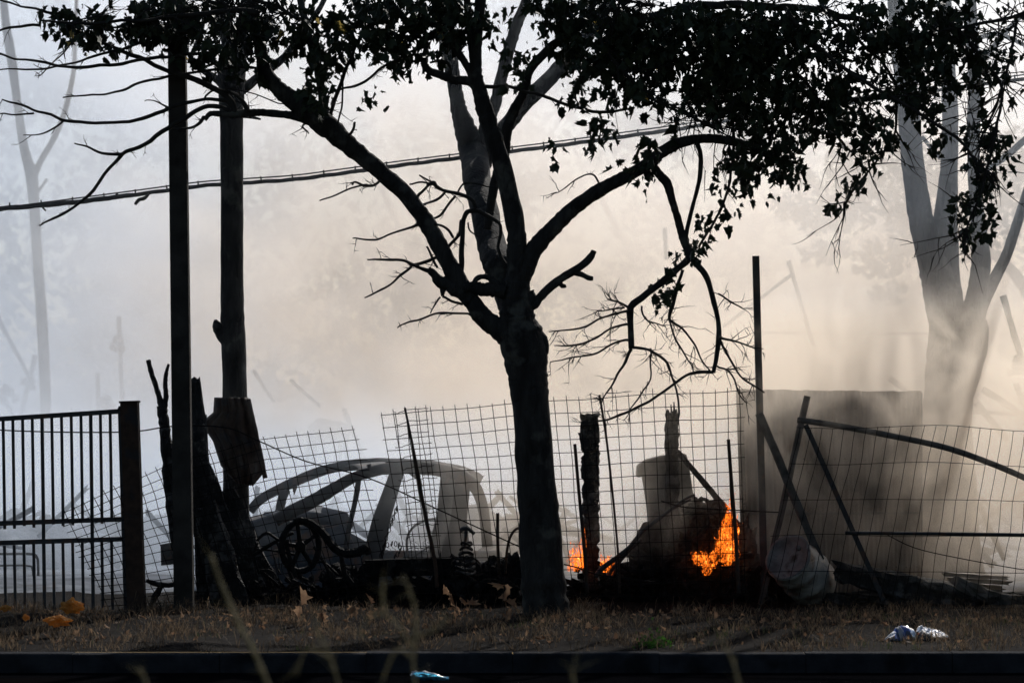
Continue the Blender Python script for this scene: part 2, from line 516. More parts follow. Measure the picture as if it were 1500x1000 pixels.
def leaf_into(m, p, rnd, s, droop=1.0, fmax=1.0):
    ax = Vector((rnd.gauss(0, .5), rnd.gauss(0, .6), -droop + rnd.gauss(0, .55))).normalized()
    side = ax.cross(Vector((rnd.uniform(-1, 1), rnd.uniform(-1, 1), rnd.uniform(-.4, .4)))).normalized()
    nn = ax.cross(side)
    i = len(m.v)
    fold = rnd.uniform(.1, fmax); curl = rnd.uniform(-.6, .6); w = rnd.uniform(.6, 1.1); tw = rnd.uniform(-.8, .8)
    cf, sf = math.cos(fold), math.sin(fold)
    for (a, b) in LEAF:
        a *= rnd.uniform(.6, 1.15); b = b * rnd.uniform(.85, 1.1)
        u = a * w * cf; h = abs(a) * sf + curl * b * b + tw * a * b
        m.v.append(p + side * (u * s) + ax * (b * s) + nn * (s * h))
    c = len(m.v)
    m.v.append(p + ax * (.42 * s) + nn * (s * curl * .2))
    for k in range(len(LEAF)):
        m.f.append((i + k, i + (k + 1) % len(LEAF), c))

def twiggy(m, pts, rnd, r0, n=5, length=.35, spread=.9, depth=1):
    """thin side twigs off a polyline"""
    for _ in range(n):
        i = rnd.randrange(1, len(pts)); t = rnd.random()
        p = pts[i - 1].lerp(pts[i], t); d = (pts[i] - pts[i - 1]).normalized()
        q = (d + Vector((rnd.gauss(0, spread), rnd.gauss(0, spread * .6), rnd.gauss(0, spread)))).normalized()
        L = length * rnd.uniform(.4, 1.2); line = [p]
        for k in range(4):
            q = (q + Vector((rnd.gauss(0, .18), rnd.gauss(0, .15), rnd.gauss(0, .18)))).normalized()
            line.append(line[-1] + q * L / 4)
        m.tube(line, [r0 * (1 - .2 * k) for k in range(5)], 4, cap=False)
        if depth > 0: twiggy(m, line, rnd, r0 * .7, 2, length * .5, spread, depth - 1)

def pixline(pix, Y, n=3, wob=.0, seed=0):
    q = crom([(t[0], t[1], t[2] if len(t) > 2 else 2) for t in pix], n)
    out = []
    for j, (a, b, c) in enumerate(q):
        p = P(a, b, Y)
        if wob: p += Vector((mnoise.noise(p * 9 + Vector((seed, 3, 1))), mnoise.noise(p * 6 + Vector((5, seed, 1))), mnoise.noise(p * 9 + Vector((1, 8, seed))))) * wob
        out.append(p)
    return out

TY = 23.7
tree = thing('plane_tree', P(800, 897, TY), 'large dark tree with forked trunk and arching limbs in front of the wire fence', 'tree')
m = MB()
m.ptube([(801, 925, 84), (801, 900, 72), (797, 870, 67), (792, 800, 62), (785, 700, 56), (777, 600, 54), (774, 560, 57), (769, 520, 65), (762, 490, 64), (757, 460, 52), (757, 430, 42), (759, 410, 36)], TY, 10, 30, .12, 1)
m.ptube([(772, 500, 46), (790, 498, 26), (799, 512, 12), (798, 522, 4)], TY, 4, 12, .2, 3)
# root flare
for k, (a, b) in enumerate(((775, 912), (828, 912), (800, 915), (790, 914))):
    m.ptube([(790 + (a - 790) * .2, 850, 46, TY), (790 + (a - 790) * .7, 885, 30, TY - .05), (a, b + 6, 22, TY - .12 + .08 * k)], None, 4, 10, .15, k)
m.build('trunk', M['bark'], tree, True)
def limb(pix, Y=TY, sides=14, rough=.17, n=9, name='limb', seed=0, wob=0.0):
    q = MB(); q.ptube(pix, Y, n, sides, rough, seed, wob)
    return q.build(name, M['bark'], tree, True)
# the left limb, bending back into thin smoke as it rises
limb([(757, 508, 40), (735, 486, 32), (706, 462, 28), (680, 425, 27), (655, 382, 26), (632, 338, 25), (600, 292, 24), (558, 252, 25), (515, 216, 28), (478, 184, 34), (440, 155, 30), (410, 132, 24), (390, 108, 21), (384, 84, 19), (377, 50, 18), (369, 0, 16), (360, -60, 13), (352, -120, 9)], seed=2)
limb([(474, 184, 20), (475, 165, 14), (466, 105, 12), (452, 52, 11), (440, 0, 10), (430, -60, 8), (424, -110, 5)], seed=3)
# paler rear stem
yb = [TY, TY + .25, TY + .7, TY + 1.3, TY + 2.0, TY + 2.7]
limb([(760, 470, 46, yb[0]), (748, 430, 50, yb[1]), (734, 395, 46, yb[1]), (722, 365, 42, yb[2]), (708, 305, 40, yb[3]), (699, 262, 42, yb[4]), (693, 225, 42, yb[5]), (684, 195, 34, yb[5]), (672, 160, 24, yb[5]), (665, 120, 21, yb[5]), (658, 80, 24, yb[5]), (648, 40, 20, yb[5]), (636, -20, 16, yb[5]), (620, -90, 10, yb[5])], None, seed=4)
limb([(697, 250, 30, yb[5]), (703, 216, 26, yb[5]), (715, 180, 20, yb[5]), (727, 146, 18, yb[5]), (742, 85, 18, yb[5]), (758, 34, 17, yb[5]), (772, 0, 16, yb[5]), (790, -60, 11, yb[5])], None, seed=5)
limb([(702, 262, 26, yb[5]), (716, 218, 24, yb[5]), (742, 184, 24, yb[5]), (772, 148, 23, yb[5]), (808, 112, 23, yb[5]), (838, 78, 22, yb[5]), (872, 36, 20, yb[5]), (905, -20, 15, yb[5]), (930, -80, 10, yb[5])], None, seed=6)
# dark front stem
limb([(752, 450, 36), (758, 400, 32), (757, 370, 30), (756, 335, 28), (747, 288, 28), (733, 236, 28), (722, 200, 27), (712, 168, 26), (703, 135, 23), (697, 110, 20), (698, 70, 16), (704, 0, 17), (712, -60, 13), (722, -120, 8)], seed=7)
limb([(696, 118, 14), (692, 80, 11), (687, 40, 11), (684, 0, 10), (680, -70, 7)], seed=8)
limb([(698, 125, 14), (686, 100, 11), (672, 78, 11), (658, 54, 10), (636, 36, 10), (604, 38, 9), (586, 20, 10), (566, -5, 9), (540, -50, 6)], seed=9)
limb([(700, 128, 17), (686, 119, 14), (665, 117, 13), (645, 110, 12), (628, 103, 11), (621, 90, 10), (624, 70, 8), (620, 30, 7), (612, -30, 5)], seed=10)
limb([(714, 336, 12), (719, 300, 13), (726, 262, 14), (738, 224, 17), (741, 195, 18), (753, 163, 16), (767, 136, 14), (777, 102, 13), (801, 75, 13), (828, 51, 12), (860, 20, 11), (890, -30, 8), (915, -90, 5)], Y=TY + .3, seed=11)
# right arch
limb([(752, 420, 34), (768, 395, 30), (782, 366, 27), (810, 334, 24), (842, 304, 22), (880, 278, 20), (920, 257, 19), (950, 240, 19), (972, 221, 18), (1000, 208, 16), (1040, 203, 14), (1080, 209, 13), (1115, 222, 12), (1145, 236, 9), (1170, 238, 5)], seed=12)
limb([(958, 246, 13), (968, 258, 13), (978, 270, 14), (984, 292, 11), (992, 318, 11), (1000, 347, 12), (1011, 374, 12)], seed=13)
limb([(1013, 366, 12), (1008, 380, 11), (993, 393, 10), (967, 415, 10), (940, 436, 10), (924, 450, 11), (924, 480, 9), (925, 511, 9)], n=3, seed=14)
limb([(1008, 372, 9), (1020, 387, 9), (1033, 402, 9), (1041, 424, 8), (1046, 444, 8), (1052, 470, 7), (1053, 492, 8), (1050, 520, 7), (1045, 546, 6)], n=3, seed=15)
limb([(1020, 208, 8), (1026, 226, 7), (1026, 250, 7), (1022, 275, 6), (1012, 312, 6), (1003, 352, 7)], n=4, seed=16)
# broken stub on the right, its collar, and the knotted stub on the left
limb([(772, 428, 22), (776, 438, 20), (780, 446, 18), (790, 437, 13), (802, 424, 13), (822, 408, 12), (842, 396, 12), (858, 384, 12), (867, 374, 10), (870, 367, 8)], n=3, rough=.2, seed=17)
limb([(840, 399, 9), (852, 402, 8), (862, 407, 8), (869, 408, 6)], n=2, rough=.2, seed=18)
limb([(818, 412, 6), (824, 419, 7), (829, 418, 5)], n=2, rough=.2, seed=19)
limb([(690, 440, 24), (672, 425, 24), (655, 416, 22), (644, 412, 18), (636, 402, 12), (627, 394, 8)], n=4, rough=.25, seed=20)
limb([(652, 415, 12), (649, 424, 10), (648, 434, 4)], n=3, rough=.2, seed=21)
limb([(680, 424, 16), (694, 420, 17), (706, 424, 20), (722, 424, 22), (740, 428, 24)], Y=TY - .05, n=4, rough=.3, seed=22)
limb([(694, 420, 8), (697, 409, 8), (708, 405, 8), (719, 408, 9), (727, 417, 12), (730, 428, 14)], Y=TY - .08, n=4, rough=.25, seed=23)
# left side branch and its sprays
limb([(470, 184, 16), (452, 177, 14), (430, 170, 12), (408, 167, 11), (382, 165, 11), (360, 166, 12), (345, 168, 12), (325, 167, 9), (308, 167, 8), (300, 176, 6)], seed=24)
BR = [
 [(345, 166, 10), (340, 150, 10), (325, 137, 9), (306, 126, 9), (290, 118, 9), (265, 110, 8), (245, 103, 7), (221, 92, 7), (184, 76, 6), (146, 61, 5), (100, 38, 4), (60, 14, 3)],
 [(350, 165, 7), (340, 160, 7), (332, 150, 6), (323, 147, 6), (296, 146, 5), (275, 150, 6), (251, 158, 6), (221, 170, 6), (177, 178, 5), (129, 180, 5), (92, 174, 5), (58, 163, 4), (37, 156, 4), (15, 150, 3), (3, 146, 2)],
 [(340, 167, 8), (330, 158, 7), (316, 155, 7), (292, 160, 7), (272, 172, 7), (238, 194, 7), (204, 216, 6), (180, 226, 6), (160, 248, 5), (136, 279, 5), (112, 301, 4), (85, 317, 4), (58, 331, 2)],
 [(180, 225, 5), (150, 223, 4), (126, 216, 3), (109, 210, 2)],
 [(362, 163, 7), (355, 147, 6), (342, 136, 5), (324, 131, 4), (310, 134, 3), (300, 144, 3)],
 [(366, 164, 5), (357, 148, 5), (346, 138, 4), (331, 131, 3), (352, 131, 2), (380, 140, 2), (405, 150, 2), (420, 149, 2)],
 [(300, 172, 5), (295, 179, 5), (280, 186, 4), (262, 190, 3), (254, 190, 2)],
 [(382, 105, 5), (372, 100, 4), (350, 98, 4), (326, 100, 4), (289, 105, 4), (245, 112, 4), (204, 122, 4), (184, 131, 4), (162, 137, 3), (136, 140, 3), (92, 143, 2)],
 [(310, 76, 4), (287, 78, 5), (245, 83, 5), (190, 91, 5), (153, 96, 5), (120, 98, 5), (85, 97, 4), (60, 92, 4), (30, 86, 3), (0, 80, 3), (-30, 70, 2)],
 [(240, 52, 4), (190, 68, 4), (146, 80, 4), (110, 91, 3), (85, 97, 3), (50, 101, 3), (0, 101, 2), (-20, 100, 2)],
 [(250, 160, 4), (240, 155, 3), (226, 149, 2), (212, 148, 1.5)],
 [(95, 177, 3), (80, 189, 3), (58, 196, 2), (34, 198, 1.5)],
 [(50, 166, 3), (25, 167, 2.5), (0, 167, 2)],
 [(110, 50, 3), (105, 62, 3), (88, 80, 2.5), (76, 93, 2), (60, 108, 2), (56, 111, 1.5)],
 [(60, 38, 4), (30, 37, 4), (0, 45, 3), (-20, 48, 2)],
 [(90, 20, 4), (60, 16, 4), (30, 8, 3), (0, 0, 3)],
 [(519, 72, 5), (495, 136, 6), (487, 158, 6), (482, 172, 6)],
 [(540, 0, 4), (532, 40, 5), (519, 72, 5)],
 [(500, 110, 3), (503, 140, 3), (496, 175, 3), (493, 188, 2.5)],
 [(623, 90, 4), (600, 90, 4), (577, 90, 4), (560, 99, 4), (546, 112, 4), (519, 126, 4), (500, 132, 3), (486, 136, 2)],
 [(662, 108, 5), (661, 98, 5), (655, 92, 5), (645, 90, 4), (630, 92, 3)],
 [(700, 124, 6), (722, 126, 6), (740, 127, 5), (774, 136, 5), (808, 145, 5), (842, 155, 5), (876, 164, 5), (905, 163, 4), (930, 158, 3)],
 [(1075, 206, 5), (1072, 240, 4), (1070, 268, 4), (1060, 296, 4), (1050, 318, 4), (1038, 340, 4), (1024, 362, 4)],
 [(668, 420, 9), (675, 398, 9), (676, 375, 8), (678, 340, 7), (680, 316, 7), (686, 308, 7), (700, 308, 6), (708, 312, 6), (722, 322, 6), (732, 332, 5), (731, 350, 5), (730, 364, 5), (736, 381, 5), (748, 396, 5), (760, 406, 5), (766, 420, 4), (762, 438, 4), (748, 452, 3), (734, 462, 2)],
 [(698, 306, 6), (692, 294, 6), (684, 288, 6), (671, 284, 6), (652, 281, 5), (640, 275, 6), (634, 268, 6), (625, 275, 4), (612, 288, 5)],
 [(634, 268, 3), (622, 262, 2.5), (614, 257, 1.5)],
 [(600, 270, 2.5), (616, 267, 3), (640, 272, 3)],
 [(652, 281, 4), (640, 292, 4), (622, 301, 3), (612, 300, 3)],
 [(667, 287, 4), (656, 302, 4), (644, 314, 4), (630, 322, 3), (610, 331, 4), (576, 343, 3), (556, 350, 3), (540, 350, 3), (517, 349, 2)],
 [(671, 284, 3), (680, 270, 3), (700, 270, 2.5), (718, 274, 2)],
 [(627, 396, 7), (616, 393, 5), (603, 388, 5), (590, 382, 4), (572, 381, 4), (552, 380, 3), (538, 380, 2)],
 [(603, 390, 4), (590, 402, 4), (576, 413, 3), (556, 424, 3), (534, 436, 2)],
 [(600, 387, 5), (622, 384, 5), (644, 373, 5), (660, 358, 5), (670, 345, 5), (676, 322, 5)],
 [(625, 361, 3), (632, 378, 4), (641, 392, 4)],
 [(604, 331, 2), (640, 330, 3), (656, 336, 4), (664, 348, 4)],
 [(686, 326, 2.5), (688, 338, 2.5), (696, 344, 1.5)],
 [(648, 434, 4), (662, 440, 4), (678, 446, 4)],
 [(645, 435, 3), (638, 447, 2.5), (630, 459, 1.5)],
 [(690, 462, 3), (660, 460, 3.5), (630, 461, 3), (606, 470, 3), (582, 480, 2)],
 [(540, 272, 3), (520, 275, 2.5), (500, 283, 2.5), (468, 294, 2)],
 [(555, 266, 4), (545, 271, 4), (532, 272, 4), (520, 266, 3), (516, 270, 3)],
 [(508, 200, 4), (516, 190, 4), (520, 180, 3.5)],
 [(880, 272, 3), (872, 258, 3), (860, 255, 2.5), (846, 262, 2.5), (830, 275, 2), (812, 283, 1.5)],
 [(450, 178, 3), (444, 186, 3), (452, 196, 2)],
 # hanging tips under the arch
 [(925, 455, 5), (905, 459, 3.5), (880, 466, 3), (850, 480, 3), (804, 486, 1.5)],
 [(924, 475, 4), (895, 482, 3), (868, 497, 3), (838, 506, 3), (812, 506, 1.5)],
 [(922, 498, 4), (895, 505, 3), (870, 518, 3), (845, 522, 2.5), (806, 530, 1.5)],
 [(920, 450, 4), (905, 443, 3), (890, 438, 2.5)],
 [(915, 450, 3), (895, 452, 2.5), (876, 455, 1.5)],
 [(925, 511, 5), (912, 534, 4), (898, 560, 3), (886, 580, 2), (880, 592, 1.5)],
 [(928, 509, 5), (950, 513, 4), (972, 528, 4), (984, 550, 3), (992, 580, 3), (994, 612, 2)],
 [(1045, 545, 5), (1020, 545, 5), (1005, 550, 4), (980, 568, 4), (950, 588, 4), (915, 603, 4), (885, 615, 3), (860, 620, 2)],
 [(1054, 492, 5), (1080, 500, 3), (1100, 508, 2.5), (1118, 511, 1.5)],
 [(1054, 494, 4), (1066, 520, 3.5), (1080, 545, 3), (1100, 562, 3), (1120, 575, 2)],
 [(1050, 536, 3), (1070, 545, 3), (1080, 570, 2.5), (1095, 590, 1.5)],
 [(1052, 430, 3), (1075, 445, 2.5), (1088, 452, 1.5)],
 [(1000, 395, 5), (990, 425, 5), (982, 455, 6), (980, 468, 4)],
 [(980, 466, 4), (1000, 480, 3.5), (1015, 505, 3), (1030, 530, 2.5), (1042, 545, 2)],
 [(980, 468, 3), (990, 500, 3), (1005, 520, 2.5), (1016, 540, 1.5)],
 [(953, 510, 3), (953, 545, 2.5), (940, 575, 2.5), (920, 605, 2)],
 [(940, 448, 3), (950, 470, 2.5), (975, 478, 1.5)],
]
rb = random.Random(5)
tw = MB()
for i, b in enumerate(BR):
    big = b[0][2] >= 4.5 or len(b) > 9
    yy = TY + rb.uniform(-.15, .15) if b[0][2] < 6 else TY
    q = MB(); q.ptube([(t[0], t[1], t[2]) for t in b], yy, 4, 6, .15, i, .018)
    (q.build('branch', M['twig'], tree, True) if big else tw.v.extend([]) )
    if not big:
        o = len(tw.v); tw.v += q.v; tw.f += [tuple(o + k for k in f) for f in q.f]
    twiggy(tw, pixline(b, yy), rb, W(1.6, TY) / 2, 5 if len(b) > 4 else 2, .13, 1.0, 1)
# dense fine sprays below the arch
for b in BR[-17:]:
    twiggy(tw, pixline(b, TY), rb, W(1.5, TY) / 2, 6, .22, .8, 1)
# high horizontal boughs on the right
HB = [
 [(860, 40, 14), (930, 30, 14), (975, 20, 13), (1005, 10, 12), (1050, 6, 12), (1095, 7, 12), (1150, 12, 11), (1200, 16, 10), (1260, 30, 8), (1300, 50, 5)],
 [(960, 10, 4), (920, 0, 4), (890, -8, 4)],
 [(1140, 160, 6), (1200, 153, 8), (1260, 146, 8), (1290, 141, 6), (1325, 128, 3)],
 [(1385, 44, 4), (1430, 35, 5), (1500, 20, 5), (1560, 0, 4)],
 [(1000, 8, 7), (1030, 50, 6), (1060, 110, 6), (1072, 180, 5), (1076, 210, 5)],
 [(1150, 12, 7), (1190, 60, 6), (1250, 110, 6), (1320, 150, 5), (1400, 200, 5), (1430, 240, 4)],
 [(1200, 14, 6), (1260, 60, 5), (1310, 120, 5), (1312, 180, 4), (1300, 215, 3), (1265, 262, 3), (1235, 300, 2)],
 [(1400, 40, 6), (1440, 90, 5), (1468, 130, 5), (1455, 200, 4), (1440, 270, 4), (1418, 330, 3), (1410, 360, 2)],
 [(1010, 8, 6), (1100, 60, 5), (1180, 120, 5), (1210, 180, 4), (1250, 225, 3)],
 [(870, 45, 6), (900, 90, 5), (950, 140, 4), (1010, 170, 4), (1050, 190, 3)],
 [(1490, 30, 5), (1480, 80, 4), (1465, 140, 4), (1440, 200, 3), (1425, 240, 2)],
 [(60, 30, 3), (120, 34, 4), (200, 30, 5), (280, 22, 7), (330, 16, 8), (378, 20, 10)],
 [(370, 20, 6), (320, 6, 6), (290, 0, 6), (250, -15, 5)],
 [(440, 30, 5), (400, 8, 6), (340, -10, 6)],
]
for i, b in enumerate(HB):
    yy = TY + (-.5 if i % 2 else .35)
    q = MB(); q.ptube(b, yy, 4, 8, .12, i, .02); q.build('branch', M['twig'], tree, True)
    twiggy(tw, pixline(b, yy), rb, W(2.4, TY) / 2, 30, .5, 1.0, 1)
o = tw.build('twig', M['twig'], tree); o['kind'] = 'stuff'

# leaves: blobs (cx, cy, rx, ry, cover, size)
LB = [
 (95, 32, 40, 14, .9), (135, 40, 45, 20, 1.3), (190, 38, 55, 26, 1.5), (240, 30, 50, 34, 1.6), (290, 50, 45, 40, .9), (120, 55, 30, 12, .8),
 (330, 60, 50, 40, .9), (375, 60, 40, 42, .6), (390, 30, 50, 30, .5), (300, 88, 16, 12, .6),
 (425, 50, 30, 34, 1.0), (480, 55, 40, 42, 1.4), (470, 130, 22, 38, 1.2), (455, 150, 12, 14, .8), (520, 45, 40, 34, 1.2), (500, 95, 22, 14, .5),
 (575, 45, 40, 45, 1.3), (600, 90, 26, 16, .8), (640, 30, 40, 40, 1.6), (680, 20, 30, 28, 1.2), (600, 5, 90, 20, 1.2), (500, 5, 80, 14, .5),
 (735, 40, 20, 16, .9), (752, 85, 20, 18, 1.1), (765, 120, 22, 10, .6), (815, 25, 35, 36, 1.5), (775, 8, 30, 14, .8), (785, 90, 8, 12, .6), (700, 108, 8, 10, .0),
 (865, 60, 48, 52, 2.2), (940, 70, 55, 50, 2.4), (1010, 70, 60, 55, 2.4), (1080, 70, 55, 55, 2.2), (1140, 65, 50, 55, 1.8), (870, 8, 60, 16, 1.2),
 (862, 128, 40, 18, .8), (905, 140, 30, 24, .7), (950, 138, 32, 32, .8), (1000, 150, 22, 28, .6), (1060, 140, 46, 42, 1.7), (1120, 150, 46, 48, 1.8),
 (884, 196, 28, 20, .9), (812, 212, 12, 14, .5), (904, 224, 9, 9, .6), (950, 228, 16, 24, 1.0), (940, 262, 12, 20, .9), (985, 190, 12, 18, .5), (1018, 30, 90, 24, 1.0),
 (1095, 220, 36, 34, 1.5), (1085, 258, 18, 22, .9), (1118, 262, 18, 18, .8), (1150, 225, 26, 30, 1.0), (1075, 270, 10, 12, .5),
 (1200, 100, 55, 55, 1.0), (1180, 40, 60, 36, .9), (1190, 160, 60, 40, 1.5), (1245, 175, 40, 45, 1.6), (1262, 220, 16, 22, .9), (1165, 228, 28, 20, 1.0), (1182, 262, 9, 9, .6), (1250, 60, 50, 50, .9), (1285, 120, 26, 60, .6), (1290, 30, 50, 36, 1.1),
 (1350, 50, 48, 50, 2.0), (1352, 110, 42, 42, 1.9), (1340, 150, 28, 18, 1.1), (1368, 180, 24, 28, .9), (1375, 30, 40, 40, 1.2), (1410, 70, 36, 40, .9),
 (1440, 110, 44, 32, .8), (1430, 30, 50, 20, .4), (1480, 80, 30, 36, .5), (1480, 12, 24, 12, .9), (1495, 150, 10, 16, .6),
 (1310, 205, 16, 12, 1.2), (1266, 252, 11, 10, 1.0), (1245, 274, 12, 12, 1.2), (1232, 292, 10, 10, 1.3), (1220, 310, 8, 8, 1.2),
 (1438, 190, 24, 28, 1.1), (1450, 225, 22, 30, 1.3), (1438, 265, 26, 20, 1.2), (1425, 290, 24, 18, 1.3), (1425, 320, 22, 16, 1.3), (1412, 345, 14, 18, 1.2), (1395, 310, 10, 8, 1.0), (1408, 365, 8, 6, .9),
 (1402, 256, 8, 7, .9), (1300, 222, 8, 8, .6),
 (1005, 372, 20, 14, .9), (990, 385, 16, 14, .7), (975, 420, 22, 12, .9), (968, 440, 12, 8, .7), (1028, 345, 16, 16, .35), (1055, 300, 20, 24, .15), (1062, 282, 16, 20, .25), (1045, 262, 14, 8, .15), (1080, 300, 10, 8, .2),
 (555, 145, 10, 12, .35), (540, 158, 8, 6, .3),
]
rl = random.Random(8)
pool = []
SC = TY / F
for bl in LB:
    cx, cy_, rx, ry, cov = bl
    area = math.pi * rx * ry
    n = int(area * (cov * (.72 if cx > 1150 else .9) + .05) / 34)
    # leaves sit in small hanging clusters
    while n > 0:
        a = rl.uniform(0, 2 * math.pi); r = math.sqrt(rl.random()) * 1.02
        kx = cx + math.cos(a) * rx * r; ky = cy_ + math.sin(a) * ry * r
        yy = TY - .12 + rl.gauss(0, .3)
        for _ in range(rl.randint(2, 6)):
            p = P(kx, ky, TY); p.y = yy
            p += Vector((rl.gauss(0, 5) * SC, rl.gauss(0, .06), rl.gauss(-3, 9) * SC))
            pool.append((p, rl.choice((rl.uniform(.045, .08), rl.uniform(.07, .13)))))
            n -= 1
# crown goes on above the frame
for _ in range(900):
    p = P(rl.uniform(40, 1560), rl.uniform(-330, -8), TY); p.y += rl.gauss(0, .8)
    pool.append((p, rl.uniform(.06, .1)))
mass = MB(); nsingle = 0
single_src = []
for k, (p, s) in enumerate(pool):
    inframe = p.z < EYE + HZ / F * TY
    if inframe and nsingle < 290 and rl.random() < .085:
        q = MB(); leaf_into(q, p, rl, s * 1.15); q.build('leaf', M['yellowleaf' if nsingle % 11 == 3 else 'leaf'], tree); nsingle += 1
    else:
        leaf_into(mass, p, rl, s)
o = mass.build('foliage', M['leaf'], tree); o['kind'] = 'stuff'

# second trunk behind the concrete post: pollarded, smoke round its head
Y2 = 26.0
t2 = thing('pollarded_tree', P(345, 884, Y2), 'straight bare trunk with lopped fork wrapped low down in a crumpled metal sheet', 'tree')
m = MB(); m.ptube([(347, 905, 50), (346, 840, 44), (345, 700, 38), (344, 580, 36), (342, 500, 36), (340, 440, 34), (340, 300, 33), (339, 180, 34), (339, 140, 38), (339, 105, 42), (340, 88, 40)], Y2, 6, 20, .07, 31)
m.ptube([(334, 500, 22), (322, 484, 20), (317, 474, 12), (316, 468, 4)], Y2 - .02, 4, 10, .2, 5)
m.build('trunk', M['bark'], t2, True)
for i, b in enumerate(([(334, 130, 18), (318, 117, 12), (300, 105, 10), (286, 96, 8), (280, 84, 7), (290, 60, 7), (300, 20, 6), (306, -40, 5)], [(345, 135, 22), (360, 128, 15), (380, 112, 13), (402, 96, 12), (420, 80, 11), (440, 50, 9), (470, 10, 8), (490, -40, 6)],
                       [(340, 100, 30), (335, 60, 24), (326, 10, 20), (318, -60, 14)], [(345, 110, 26), (352, 60, 22), (362, 0, 18), (368, -60, 12)], [(350, 168, 10), (370, 172, 5), (382, 175, 3)])):
    q = MB(); q.ptube(b, Y2 + .1, 6, 10, .12, i + 40); q.build('limb', M['bark'], t2, True)

# big three-stemmed tree in the smoke on the right
Y3 = 29.4
t3 = thing('smoky_tree', P(1395, 845, Y3), 'broad three-stemmed tree rising out of thick smoke behind the metal sheet fence', 'tree')
m = MB()
m.ptube([(1390, 850, 110), (1388, 780, 92), (1388, 700, 82), (1388, 600, 72), (1396, 545, 80), (1404, 500, 88), (1404, 470, 84)], Y3, 6, 24, .06, 50)
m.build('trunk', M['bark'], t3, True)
for i, b in enumerate((
 [(1395, 500, 60), (1384, 450, 56), (1374, 410, 50), (1362, 370, 42), (1350, 325, 37), (1341, 270, 35), (1334, 210, 33), (1330, 150, 33), (1322, 80, 30), (1312, 0, 26), (1300, -80, 20)],
 [(1400, 500, 50), (1388, 440, 46), (1384, 380, 42), (1385, 325, 36), (1390, 250, 27), (1392, 171, 24), (1388, 90, 22), (1384, 0, 20), (1380, -80, 15)],
 [(1418, 500, 50), (1426, 455, 36), (1434, 415, 30), (1437, 375, 28), (1432, 320, 22), (1427, 265, 18), (1426, 190, 20), (1428, 120, 20), (1424, 50, 18), (1418, -60, 14)],
 [(1425, 480, 30), (1437, 445, 24), (1456, 410, 18), (1474, 374, 16), (1489, 330, 15), (1502, 290, 14), (1520, 230, 12), (1540, 150, 10)],
 [(1426, 262, 8), (1450, 246, 8), (1475, 228, 10), (1500, 206, 10), (1530, 180, 9)],
 [(1378, 232, 7), (1362, 214, 6), (1350, 200, 6)],
 [(1430, 100, 10), (1455, 70, 9), (1480, 40, 8), (1510, 10, 7)], [(1425, 60, 8), (1460, 50, 7), (1500, 66, 6)])):
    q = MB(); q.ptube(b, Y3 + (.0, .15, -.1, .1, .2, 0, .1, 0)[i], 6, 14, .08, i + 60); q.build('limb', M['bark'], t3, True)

# pale tree far left
Y4 = 47.0
t4 = thing('distant_tree', P(68, 762, Y4), 'pale thin forked tree fading into blue smoke far behind the gate', 'tree')
m = MB(); m.ptube([(69, 770, 19), (67, 600, 16), (62, 480, 16), (55, 380, 15), (50, 300, 16), (46, 255, 18), (40, 235, 15), (33, 204, 13), (24, 140, 12), (16, 80, 14), (8, 30, 12), (2, -40, 9)], Y4, 6, 14, .08, 70)
m.build('trunk', M['bark'], t4, True)
for i, b in enumerate(([(48, 262, 10), (60, 235, 9), (78, 204, 9), (92, 172, 8), (101, 140, 8), (108, 102, 7), (110, 61, 6), (112, 0, 5)], [(54, 282, 6), (62, 272, 4), (69, 262, 4)])):
    q = MB(); q.ptube(b, Y4, 6, 9, .1, i); q.build('limb', M['bark'], t4, True)
# foliage hanging in the smoke behind the shed
m = MB(); rf = random.Random(21)
t5 = thing('hazy_leafy_tree', P(1560, 735, 58), 'faint leafy tree dissolving in pale smoke beyond the three-stemmed tree', 'tree')
for (cx, cy_, rx, ry) in ((1155, 300, 26, 20), (1200, 320, 40, 24), (1250, 290, 50, 50), (1210, 370, 40, 18), (1290, 380, 40, 28), (1250, 240, 40, 30), (1180, 265, 30, 18), (1330, 330, 30, 60), (1300, 430, 26, 16), (1480, 250, 40, 60), (1340, 260, 60, 60), (1430, 330, 60, 50)):
    leaf_cloud(m, P(cx, cy_, 58), (W(rx * 1.1, 58), .9, W(ry * 1.1, 58)), int(rx * ry * .16), .12, rf)
m.build('crown', M['leaf'], t5)['kind'] = 'stuff'
q = MB(); q.ptube([(1570, 770, 30), (1550, 560, 24), (1500, 420, 18), (1420, 350, 12), (1330, 320, 9), (1240, 300, 6), (1170, 290, 3)], 58.0, 6, 10, .1, 3); q.build('trunk', M['bark'], t5, True)
# ------------------------------------------------------------ gate and posts
def ln(a, b, t): return tuple(x + (y - x) * t for x, y in zip(a, b))
def ray_y(poly, x):
    for (a, b), (c, d) in zip(poly, poly[1:]):
        if a <= x <= c: return b + (d - b) * (x - a) / (c - a)
    return poly[-1][1] if x > poly[-1][0] else poly[0][1]
GY = 24.3
gate = thing('yard_gate', P(90, 890, GY), 'dark iron bar gate at the left edge of the yard', 'gate')
def gbeam(a, b, w, t, name):
    q = MB(); q.beam(P(a[0], a[1], GY), P(b[0], b[1], GY), W(w, GY), t); return q.build(name, M['gate'], gate)
top = [(-260, 630), (0, 614), (177, 602)]
r1 = [(-260, 775), (0, 770), (177, 760)]; r2 = [(-260, 803), (0, 799), (177, 789)]
for r_, nm_ in ((top, 'top_rail'), (r1, 'middle_rail'), (r2, 'middle_rail')):
    gbeam(r_[0], (179, r_[2][1]), 7, .045, nm_)
stile = gbeam((177, 597), (186, 897), 8, .05, 'stile')
q = MB(); q.tube([P(174, 598, GY - .04), P(183, 596, GY - .04)], [.018, .018], 8); q.build('hinge', M['gate'], stile)
gx = 162.3; k = 0
